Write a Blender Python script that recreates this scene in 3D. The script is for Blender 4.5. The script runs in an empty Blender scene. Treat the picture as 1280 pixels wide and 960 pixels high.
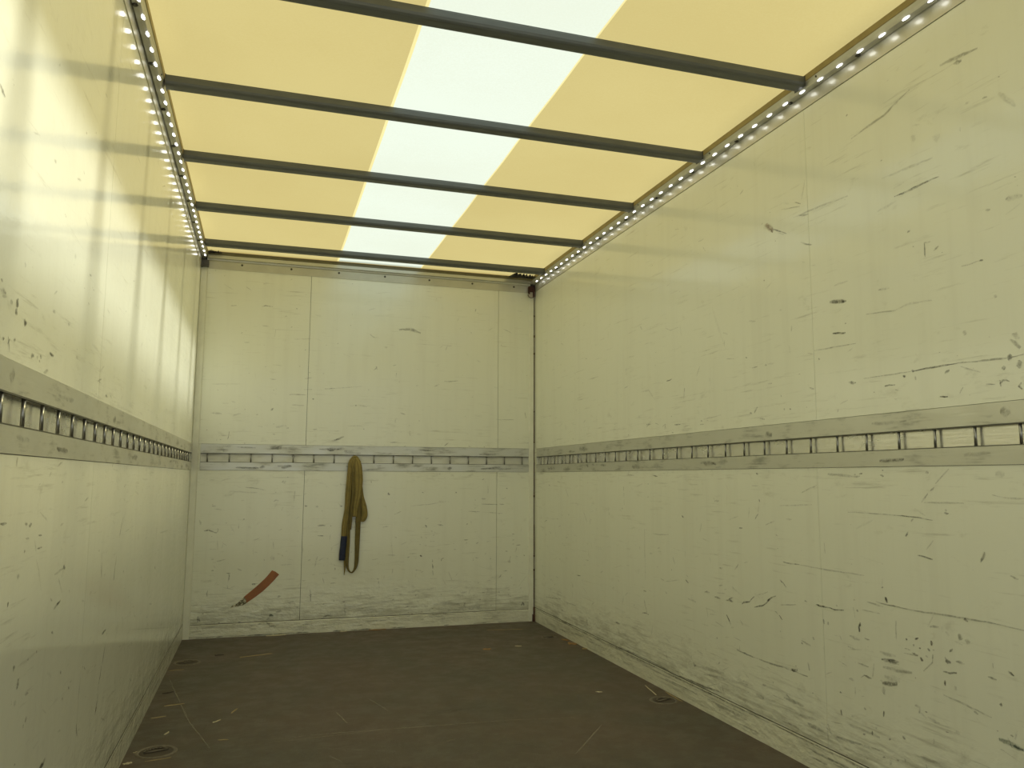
import bpy, bmesh, math, random
from mathutils import Vector, Matrix
import numpy as np

C = bpy.context.scene.collection
SC = bpy.context.scene
W, D, YB = 2.46, 5.75, -1.10        # inner width, front wall distance, rear end of the box (metres)
HW = 2.527                          # top of the wall panels
SHEET_Z = 2.630

# ------------------------------------------------------------------ camera, world, sun, exposure
cam_d = bpy.data.cameras.new('camera'); cam = bpy.data.objects.new('camera', cam_d); C.objects.link(cam)
cam_d.sensor_width = 36.0; cam_d.sensor_fit = 'HORIZONTAL'; cam_d.lens = 982.77 / 1280 * 36.0
cam_d.clip_start = 0.02; cam_d.clip_end = 200
r_ = Vector((0.95390, -0.30030, 0.00397)); u_ = Vector((-0.0392, -0.1113, 0.9930)); f_ = Vector((0.2977, 0.9473, 0.1179))
r_.normalize(); f_ = (f_ - f_.dot(r_) * r_).normalized(); u_ = r_.cross(f_)
cam.matrix_world = Matrix(((r_.x, u_.x, -f_.x, 0.4675), (r_.y, u_.y, -f_.y, 0.0), (r_.z, u_.z, -f_.z, 1.0718), (0, 0, 0, 1)))
SC.camera = cam

world = bpy.data.worlds.new('sky'); SC.world = world; world.use_nodes = True
bg = world.node_tree.nodes['Background']
bg.inputs['Color'].default_value = (0.93, 0.985, 1.0, 1); bg.inputs['Strength'].default_value = 0.90

sun_d = bpy.data.lights.new('sun', 'SUN'); sun = bpy.data.objects.new('sun', sun_d); C.objects.link(sun)
sun_d.energy = 10.5; sun_d.angle = math.radians(6.5); sun_d.color = (1.0, 0.975, 0.88)
sun.location = (12, 4, 8)
sun.rotation_euler = Vector((-1.0, -0.06, -0.72)).to_track_quat('-Z', 'Y').to_euler()

SC.view_settings.view_transform = 'Standard'; SC.view_settings.look = 'None'
SC.view_settings.gamma = 1.0; SC.view_settings.use_curve_mapping = False
SC.view_settings.exposure = 0.0
SC.cycles.use_denoising = True
SC.cycles.max_bounces = 14; SC.cycles.diffuse_bounces = 8; SC.cycles.glossy_bounces = 5
SC.cycles.transparent_max_bounces = 12; SC.cycles.transmission_bounces = 8
SC.cycles.sample_clamp_indirect = 6.0
SC.cycles.caustics_reflective = False; SC.cycles.caustics_refractive = False

# ------------------------------------------------------------------ node helpers and materials
class NT:
    def __init__(s, name):
        s.m = bpy.data.materials.new(name); s.m.use_nodes = True; s.t = s.m.node_tree
        s.t.nodes.clear(); s.out = s.n('ShaderNodeOutputMaterial')
    def n(s, kind, **kw):
        x = s.t.nodes.new(kind)
        for k, v in kw.items(): setattr(x, k, v)
        return x
    def l(s, a, b): s.t.links.new(a, b)
    def setin(s, node, name, v):
        if hasattr(v, 'links') or isinstance(v, bpy.types.NodeSocket): s.l(v, node.inputs[name])
        else: node.inputs[name].default_value = v
    def coords(s): return s.n('ShaderNodeTexCoord').outputs['Object']
    def mapping(s, vec, scale=(1, 1, 1), loc=(0, 0, 0), rot=(0, 0, 0)):
        m = s.n('ShaderNodeMapping'); s.l(vec, m.inputs['Vector'])
        m.inputs['Scale'].default_value = scale; m.inputs['Location'].default_value = loc; m.inputs['Rotation'].default_value = rot
        return m.outputs['Vector']
    def noise(s, vec, scale=5, detail=4, rough=0.55, dist=0.0):
        x = s.n('ShaderNodeTexNoise'); s.l(vec, x.inputs['Vector'])
        x.inputs['Scale'].default_value = scale; x.inputs['Detail'].default_value = detail
        x.inputs['Roughness'].default_value = rough; x.inputs['Distortion'].default_value = dist
        return x.outputs['Fac']
    def ramp(s, v, lo, hi, a=0.0, b=1.0, smooth=True):
        x = s.n('ShaderNodeMapRange'); x.interpolation_type = 'SMOOTHSTEP' if smooth else 'LINEAR'
        s.l(v, x.inputs['Value'])
        for k, q in zip(('From Min', 'From Max', 'To Min', 'To Max'), (lo, hi, a, b)): x.inputs[k].default_value = q
        return x.outputs['Result']
    def math(s, op, a, b=0.0):
        x = s.n('ShaderNodeMath', operation=op)
        for i, q in enumerate((a, b)):
            if isinstance(q, bpy.types.NodeSocket): s.l(q, x.inputs[i])
            else: x.inputs[i].default_value = q
        return x.outputs[0]
    def mix(s, f, a, b):
        x = s.n('ShaderNodeMix', data_type='RGBA')
        for k, q in ((0, f), (6, a), (7, b)):
            if isinstance(q, bpy.types.NodeSocket): s.l(q, x.inputs[k])
            elif k == 0: x.inputs[k].default_value = q
            else: x.inputs[k].default_value = (*q, 1)
        return x.outputs[2]
    def bsdf(s, color, rough=0.5, metal=0.0, coat=0.0, coat_rough=0.1, spec=0.5, normal=None, alpha=None):
        p = s.n('ShaderNodeBsdfPrincipled')
        for k, q in (('Base Color', color if isinstance(color, bpy.types.NodeSocket) else (*color, 1)), ('Roughness', rough), ('Metallic', metal),
                     ('Coat Weight', coat), ('Coat Roughness', coat_rough), ('Specular IOR Level', spec)):
            s.setin(p, k, q)
        if normal is not None:
            s.l(normal, p.inputs['Normal']); s.l(normal, p.inputs['Coat Normal'])
        if alpha is not None: s.setin(p, 'Alpha', alpha)
        s.l(p.outputs[0], s.out.inputs['Surface'])
        return p
    def bump(s, h, dist=0.001, strength=1.0, normal=None):
        b = s.n('ShaderNodeBump'); s.l(h, b.inputs['Height'])
        b.inputs['Distance'].default_value = dist; b.inputs['Strength'].default_value = strength
        if normal is not None: s.l(normal, b.inputs['Normal'])
        return b.outputs['Normal']

def mat_wall(name, seed, base=(0.85, 0.865, 0.765), low=1.0):
    k = NT(name); co = k.coords(); off = (seed * 3.1, seed * 1.7, seed * 0.9)
    z = k.n('ShaderNodeSeparateXYZ'); k.l(co, z.inputs[0]); z = z.outputs['Z']
    col = k.mix(k.noise(k.mapping(co, (0.9, 0.9, 0.9), off), 1.6, 3), base, tuple(c * q for c, q in zip(base, (0.94, 0.945, 0.92))))
    # long sideways rub marks, denser where cargo rubs (low down and just around the lashing rail)
    st = k.noise(k.mapping(co, (1.3, 1.3, 22), off), 3.0, 6, 0.7)
    pt = k.noise(k.mapping(co, (1.0, 1.0, 1.6), off), 3.3, 3)
    low_m = k.ramp(z, 0.0, 0.42, 1.0, 0.0)
    rail_m = k.ramp(k.math('ABSOLUTE', k.math('SUBTRACT', z, 1.2)), 0.08, 0.35, 0.55, 0.0)
    dens = k.math('ADD', k.math('MULTIPLY', low_m, 0.21 * low), k.math('MULTIPLY', rail_m, 0.10))
    thr = k.math('ADD', k.math('ADD', st, dens), k.math('MULTIPLY', k.math('SUBTRACT', pt, 0.5), 0.30))
    f1 = k.ramp(thr, 0.58, 0.80, 0.0, 0.46)
    col = k.mix(f1, col, (0.30, 0.29, 0.22))
    sm = k.noise(k.mapping(co, (1.0, 1.0, 2.4), (off[2], off[0], off[1])), 8, 6, 0.68, 0.4)
    f5 = k.ramp(k.math('ADD', sm, dens), 0.60, 0.82, 0.0, 0.34)
    col = k.mix(f5, col, (0.36, 0.35, 0.26))
    # small black flecks
    fl = k.noise(k.mapping(co, (1, 1, 1.8), off), 34, 2, 0.5)
    fp = k.noise(k.mapping(co, (1, 1, 1), (off[1], off[0], 2)), 2.6, 2)
    f2 = k.ramp(k.math('ADD', fl, k.math('ADD', k.math('MULTIPLY', fp, 0.12), k.math('MULTIPLY', dens, 0.25))), 0.815, 0.86, 0.0, 0.55)
    col = k.mix(f2, col, (0.12, 0.11, 0.09))
    # cloudy upright haze on the gel coat
    f3 = k.ramp(k.noise(k.mapping(co, (7, 7, 0.5), off), 2.0, 4, 0.6), 0.45, 0.75, 0.0, 0.10)
    col = k.mix(f3, col, (0.52, 0.50, 0.42))
    wav = k.noise(k.mapping(co, (1.0, 1.0, 0.5), off), 2.2, 2, 0.4)
    n1 = k.bump(wav, 0.0035)
    dent = k.noise(k.mapping(co, (1, 1, 1.7), off), 11, 4, 0.6)
    n2 = k.bump(k.math('MULTIPLY', dent, k.math('ADD', k.math('MULTIPLY', low_m, 1.0), 0.06)), 0.010, normal=n1)
    n3 = k.bump(k.noise(k.mapping(co, (60, 60, 14), off), 3, 3), 0.0002, 0.6, n2)
    k.bsdf(col, 0.42, coat=0.85, coat_rough=k.ramp(st, 0.35, 0.7, 0.07, 0.14), spec=0.35, normal=n3)
    return k.m

def mat_mark(name, color, light=False):
    k = NT(name); uv = k.n('ShaderNodeUVMap').outputs[0]; sx = k.n('ShaderNodeSeparateXYZ'); k.l(uv, sx.inputs[0])
    at = k.n('ShaderNodeAttribute'); at.attribute_name = 'power'
    v = k.math('ABSOLUTE', k.math('SUBTRACT', sx.outputs[1], 0.5))
    edge = k.ramp(v, 0.12, 0.5, 1.0, 0.0)
    co = k.coords(); n = k.noise(co, 130, 3, 0.7); n2 = k.noise(k.mapping(co, (1, 1, 1), (5, 5, 5)), 38, 2)
    rag = k.ramp(k.math('ADD', k.math('MULTIPLY', n, 0.6), k.math('MULTIPLY', n2, 0.5)), 0.42, 0.66, 0.25, 1.0)
    a = k.math('MULTIPLY', k.math('MULTIPLY', edge, rag), at.outputs['Fac'])
    k.bsdf(color, 0.6, coat=0.0 if light else 0.4, coat_rough=0.15, spec=0.3, alpha=a)
    return k.m

def mat_plain(name, color, rough=0.5, metal=0.0, var=0.15, scale=20, coat=0.0, bump=0.0, stretch=(1, 1, 1)):
    k = NT(name); co = k.mapping(k.coords(), stretch); n = k.noise(co, scale, 4, 0.6)
    col = k.mix(k.ramp(n, 0.3, 0.7), color, tuple(c * (1 - var) for c in color))
    nm = k.bump(n, bump) if bump else None
    k.bsdf(col, rough, metal, coat, 0.1, normal=nm)
    return k.m

def mat_alu(name, color=(0.74, 0.745, 0.72), rough=0.34, grime=0.5, seed=0.0, metal=0.85):
    k = NT(name); co = k.coords()
    st = k.noise(k.mapping(co, (2.2, 2.2, 30), (seed, seed, seed)), 3, 5, 0.65)
    bl = k.noise(k.mapping(co, (1, 1, 2.6), (seed, 1, seed)), 6, 4, 0.6)
    f = k.ramp(k.math('ADD', k.math('MULTIPLY', st, 0.5), k.math('MULTIPLY', bl, 0.7)), 0.60, 0.82, 0.0, grime)
    col = k.mix(f, color, (0.16, 0.165, 0.15))
    k.bsdf(col, k.ramp(bl, 0.3, 0.7, rough * 0.8, rough * 1.3), metal, normal=k.bump(st, 0.0004))
    return k.m

def mat_sheet(name, color, through, tint, dens=0.0):
    """tarpaulin roof: passes and scatters daylight, part of it straight on"""
    k = NT(name); co = k.coords()
    n = k.noise(k.mapping(co, (1, 1, 1)), 1.1, 4, 0.5); w = k.noise(k.mapping(co, (90, 90, 90)), 1.5, 2)
    var = k.math('ADD', k.math('MULTIPLY', n, 0.75), k.math('MULTIPLY', w, 0.35))
    col = k.mix(k.ramp(var, 0.35, 0.75), color, tuple(c * q for c, q in zip(color, (0.93, 0.91, 0.86))))
    tr = k.n('ShaderNodeBsdfTranslucent'); k.l(col, tr.inputs[0])
    df = k.n('ShaderNodeBsdfDiffuse'); k.l(col, df.inputs[0])
    m1 = k.n('ShaderNodeMixShader'); m1.inputs[0].default_value = 0.28 + dens; k.l(tr.outputs[0], m1.inputs[1]); k.l(df.outputs[0], m1.inputs[2])
    tp = k.n('ShaderNodeBsdfTransparent'); tp.inputs[0].default_value = (*tint, 1)
    m2 = k.n('ShaderNodeMixShader'); m2.inputs[0].default_value = through; k.l(m1.outputs[0], m2.inputs[1]); k.l(tp.outputs[0], m2.inputs[2])
    k.l(m2.outputs[0], k.out.inputs['Surface'])
    return k.m

def mat_floor():
    k = NT('floor_plywood'); co = k.coords()
    a = k.noise(co, 1.7, 5, 0.6); b = k.noise(k.mapping(co, (1, 1, 1), (4, 4, 4)), 9, 5, 0.65); e = k.noise(co, 160, 2, 0.6)
    col = k.mix(k.ramp(a, 0.35, 0.68), (0.098, 0.072, 0.056), (0.080, 0.069, 0.054))
    col = k.mix(k.ramp(b, 0.5, 0.78, 0, 0.35), col, (0.13, 0.115, 0.09))
    col = k.mix(k.ramp(k.noise(k.mapping(co, (3.0, 0.35, 1)), 3.5, 4), 0.52, 0.8, 0, 0.3), col, (0.065, 0.052, 0.040))
    col = k.mix(k.ramp(e, 0.70, 0.80, 0, 0.35), col, (0.25, 0.21, 0.15))
    vo = k.n('ShaderNodeTexVoronoi'); k.l(co, vo.inputs['Vector']); vo.inputs['Scale'].default_value = 170
    n = k.bump(vo.outputs['Distance'], 0.0006, 0.7); n = k.bump(b, 0.0015, normal=n)
    k.bsdf(col, k.ramp(b, 0.3, 0.7, 0.42, 0.60), spec=0.35, normal=n)
    return k.m

def mat_emit(name, color, s):
    k = NT(name); e = k.n('ShaderNodeEmission'); e.inputs[0].default_value = (*color, 1); e.inputs[1].default_value = s
    k.l(e.outputs[0], k.out.inputs['Surface']); return k.m

def mat_webbing(name='olive_webbing', q=1.0):
    k = NT(name); uv = k.n('ShaderNodeUVMap').outputs[0]; sx = k.n('ShaderNodeSeparateXYZ'); k.l(uv, sx.inputs[0])
    v = sx.outputs[1]
    rib = k.math('SINE', k.math('MULTIPLY', v, 31.4)); n = k.noise(k.coords(), 30, 4)
    col = k.mix(k.ramp(rib, -1, 1), (0.30, 0.235, 0.080), (0.22, 0.17, 0.058))
    col = k.mix(k.ramp(n, 0.4, 0.7, 0, 0.5), col, (0.15, 0.125, 0.05))
    col = k.mix(1 - q, col, (0.05, 0.042, 0.02))
    k.bsdf(col, 0.75, spec=0.25, normal=k.bump(k.math('MULTIPLY', rib, 0.5), 0.0008))
    return k.m

M = {
 'wall_back': mat_wall('panel_front', 1.3, low=1.15), 'wall_left': mat_wall('panel_left', 4.7), 'wall_right': mat_wall('panel_right', 8.2),
 'kick': mat_wall('kick_plate', 6.1, (0.80, 0.80, 0.68), 0.45), 'post': mat_plain('post_paint', (0.83, 0.835, 0.73), 0.4, 0, 0.08, 12, 0.5),
 'mark': mat_mark('scuff', (0.055, 0.052, 0.042)), 'mark_g': mat_mark('scuff_green', (0.05, 0.10, 0.07)),
 'mark_b': mat_mark('scuff_brown', (0.22, 0.10, 0.04)), 'mark_l': mat_mark('scratch_pale', (0.40, 0.36, 0.28), True),
 'gap': mat_plain('dark_gap', (0.05, 0.045, 0.035), 0.8),
 'alu': mat_alu('rail_aluminium', (0.62, 0.62, 0.56), 0.40, 0.6, 2.0, 0.6), 'alu_b': mat_alu('front_rail_aluminium', (0.62, 0.63, 0.58), 0.42, 0.75, 5.0, 0.55),
 'channel_b': mat_alu('front_channel_aluminium', (0.70, 0.70, 0.62), 0.45, 0.3, 9.0, 0.4),
 'lip': mat_plain('channel_edge_shade', (0.13, 0.13, 0.11), 0.6, 0.3),  # dark colour imitating the shade along the rail channel edges
 'channel': mat_alu('channel_aluminium', (0.80, 0.79, 0.73), 0.22, 0.2, 7.0, 0.7),
 'roof_alu': mat_plain('roof_rail_aluminium', (0.60, 0.59, 0.49), 0.36, 0.25, 0.1, 8, 0.45, 0.0),
 'header_alu': mat_plain('header_lip', (0.52, 0.52, 0.45), 0.25, 0.3, 0.05, 5, 0.6), 'gasket_dark': mat_plain('dark_gasket', (0.15, 0.14, 0.085), 0.8), 'gasket': mat_plain('olive_gasket', (0.36, 0.29, 0.13), 0.8), 'rod': mat_plain('rod_steel', (0.36, 0.36, 0.34), 0.28, 0.9, 0.2, 60),
 'bow': mat_plain('bow_steel', (0.118, 0.128, 0.126), 0.42, 0.15, 0.18, 9, 0.0, 0.0006, (1, 6, 6)),
 'bow_end': mat_plain('bow_bracket', (0.10, 0.102, 0.093), 0.5, 0.3),
 'ochre': mat_sheet('sheet_ochre', (0.335, 0.279, 0.114), 0.10, (1.0, 0.90, 0.54)),
 'clear': mat_sheet('sheet_translucent', (0.47, 0.525, 0.455), 0.42, (1.0, 1.0, 0.90)),
 'seam': mat_sheet('sheet_seam', (0.52, 0.46, 0.22), 0.10, (1.0, 0.9, 0.55)),
 'hem': mat_sheet('sheet_hem', (0.24, 0.18, 0.07), 0.0, (1, 1, 1), 0.2),
 'floor': mat_floor(), 'led': mat_emit('led_glow', (1.0, 1.0, 0.97), 6.5), 'tape': mat_plain('led_tape', (0.62, 0.61, 0.54), 0.35, 0.2),
 'bolt': mat_plain('bolt_steel', (0.10, 0.095, 0.075), 0.45, 0.6, 0.3, 90), 'rust': mat_plain('rusty_steel', (0.11, 0.045, 0.03), 0.75, 0.2, 0.6, 70, 0, 0.001),
 'black': mat_plain('black_sealant', (0.012, 0.010, 0.010), 0.6, 0, 0.3, 60, 0, 0.002), 'pale': mat_plain('pale_plastic', (0.50, 0.45, 0.38), 0.5),
 'web': mat_webbing(), 'web_dark': mat_webbing('dark_webbing', 0.55), 'navy': mat_plain('navy_sleeve', (0.010, 0.017, 0.060), 0.6, 0, 0.3, 60, 0.0),  # second webbing is a darker mix that sets some strands apart
 'ring': mat_plain('galvanised_floor_steel', (0.19, 0.16, 0.125), 0.5, 0.2, 0.4, 60, 0, 0.001), 'ring_dark': mat_plain('ring_cup', (0.075, 0.060, 0.045), 0.7),
 'straw': mat_plain('straw', (0.42, 0.33, 0.17), 0.7, 0, 0.3, 60), 'paleflake': mat_plain('pale_flake', (0.55, 0.49, 0.34), 0.7),
 'leaf': mat_plain('dry_leaf', (0.34, 0.20, 0.08), 0.7, 0, 0.4, 50), 'darkwood': mat_plain('dark_splinter', (0.03, 0.022, 0.016), 0.7),
 'ground': mat_plain('concrete_yard', (0.33, 0.32, 0.30), 0.9, 0, 0.3, 30, 0, 0.003),
}

def mat_tape():
    k = NT('brown_tape'); co = k.coords(); n = k.noise(co, 25, 4)
    col = k.mix(k.ramp(n, 0.3, 0.7), (0.36, 0.135, 0.048), (0.29, 0.115, 0.045))
    k.bsdf(col, 0.5, coat=0.2); return k.m
def mat_residue():
    k = NT('torn_residue'); co = k.coords(); n = k.noise(k.mapping(co, (1, 1, 1)), 110, 3, 0.7)
    col = k.mix(k.ramp(n, 0.47, 0.53), (0.62, 0.58, 0.44), (0.12, 0.11, 0.07))
    k.bsdf(col, 0.7); return k.m
M['tape_brown'] = mat_tape(); M['residue'] = mat_residue()

# ------------------------------------------------------------------ geometry helpers
def obj(name, bm, mats, parent=None, smooth=False, keep=False):
    me = bpy.data.meshes.new(name); bmesh.ops.recalc_face_normals(bm, faces=bm.faces[:]) if not keep else None
    bm.to_mesh(me); bm.free()
    for m in (mats if isinstance(mats, (list, tuple)) else [mats]): me.materials.append(m)
    if smooth:
        for p in me.polygons: p.use_smooth = True
    o = bpy.data.objects.new(name, me); C.objects.link(o)
    if parent is not None: o.parent = parent
    return o
def struct(name, bm, mats, parent=None, label=None):
    o = obj(name, bm, mats, parent)
    if parent is None: o['kind'] = 'structure'
    if label: o['label'] = label
    return o
def thing(name, label, cat, loc=(0, 0, 0), group=None, rz=0.0):
    o = bpy.data.objects.new(name, None); C.objects.link(o); o.location = loc; o.rotation_euler = (0, 0, rz)
    o.empty_display_size = 0.05
    o['label'] = label; o['category'] = cat
    if group: o['group'] = group
    return o
def tag(o, label, cat, group=None):
    o['label'] = label; o['category'] = cat
    if group: o['group'] = group
    return o
def box(bm, x0, x1, y0, y1, z0, z1, mi=0):
    v = [bm.verts.new(p) for p in ((x0, y0, z0), (x1, y0, z0), (x1, y1, z0), (x0, y1, z0), (x0, y0, z1), (x1, y0, z1), (x1, y1, z1), (x0, y1, z1))]
    for q in ((3, 2, 1, 0), (4, 5, 6, 7), (0, 1, 5, 4), (1, 2, 6, 5), (2, 3, 7, 6), (3, 0, 4, 7)):
        f = bm.faces.new([v[i] for i in q]); f.material_index = mi
def extrude(bm, prof, a, b, place, mi=0):
    """closed profile swept straight from a to b; place(p, t) gives the 3-D point"""
    A = [bm.verts.new(place(p, a)) for p in prof]; B = [bm.verts.new(place(p, b)) for p in prof]; n = len(prof)
    for i in range(n):
        f = bm.faces.new((A[i], A[(i + 1) % n], B[(i + 1) % n], B[i])); f.material_index = mi
    for ring in (A[::-1], B):
        f = bm.faces.new(ring); f.material_index = mi
def cyl(bm, p, q, r, n=12, mi=0, r2=None):
    p, q = Vector(p), Vector(q); ax = (q - p).normalized(); s = ax.orthogonal().normalized(); t = ax.cross(s); r2 = r if r2 is None else r2
    A = [bm.verts.new(p + (s * math.cos(k) + t * math.sin(k)) * r) for k in (2 * math.pi * i / n for i in range(n))]
    B = [bm.verts.new(q + (s * math.cos(k) + t * math.sin(k)) * r2) for k in (2 * math.pi * i / n for i in range(n))]
    for i in range(n):
        f = bm.faces.new((A[i], A[(i + 1) % n], B[(i + 1) % n], B[i])); f.smooth = True; f.material_index = mi
    for ring in (A[::-1], B): f = bm.faces.new(ring); f.material_index = mi
def tube(bm, pts, r, n=8, mi=0):
    for a, b in zip(pts[:-1], pts[1:]): cyl(bm, a, b, r, n, mi)

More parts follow.
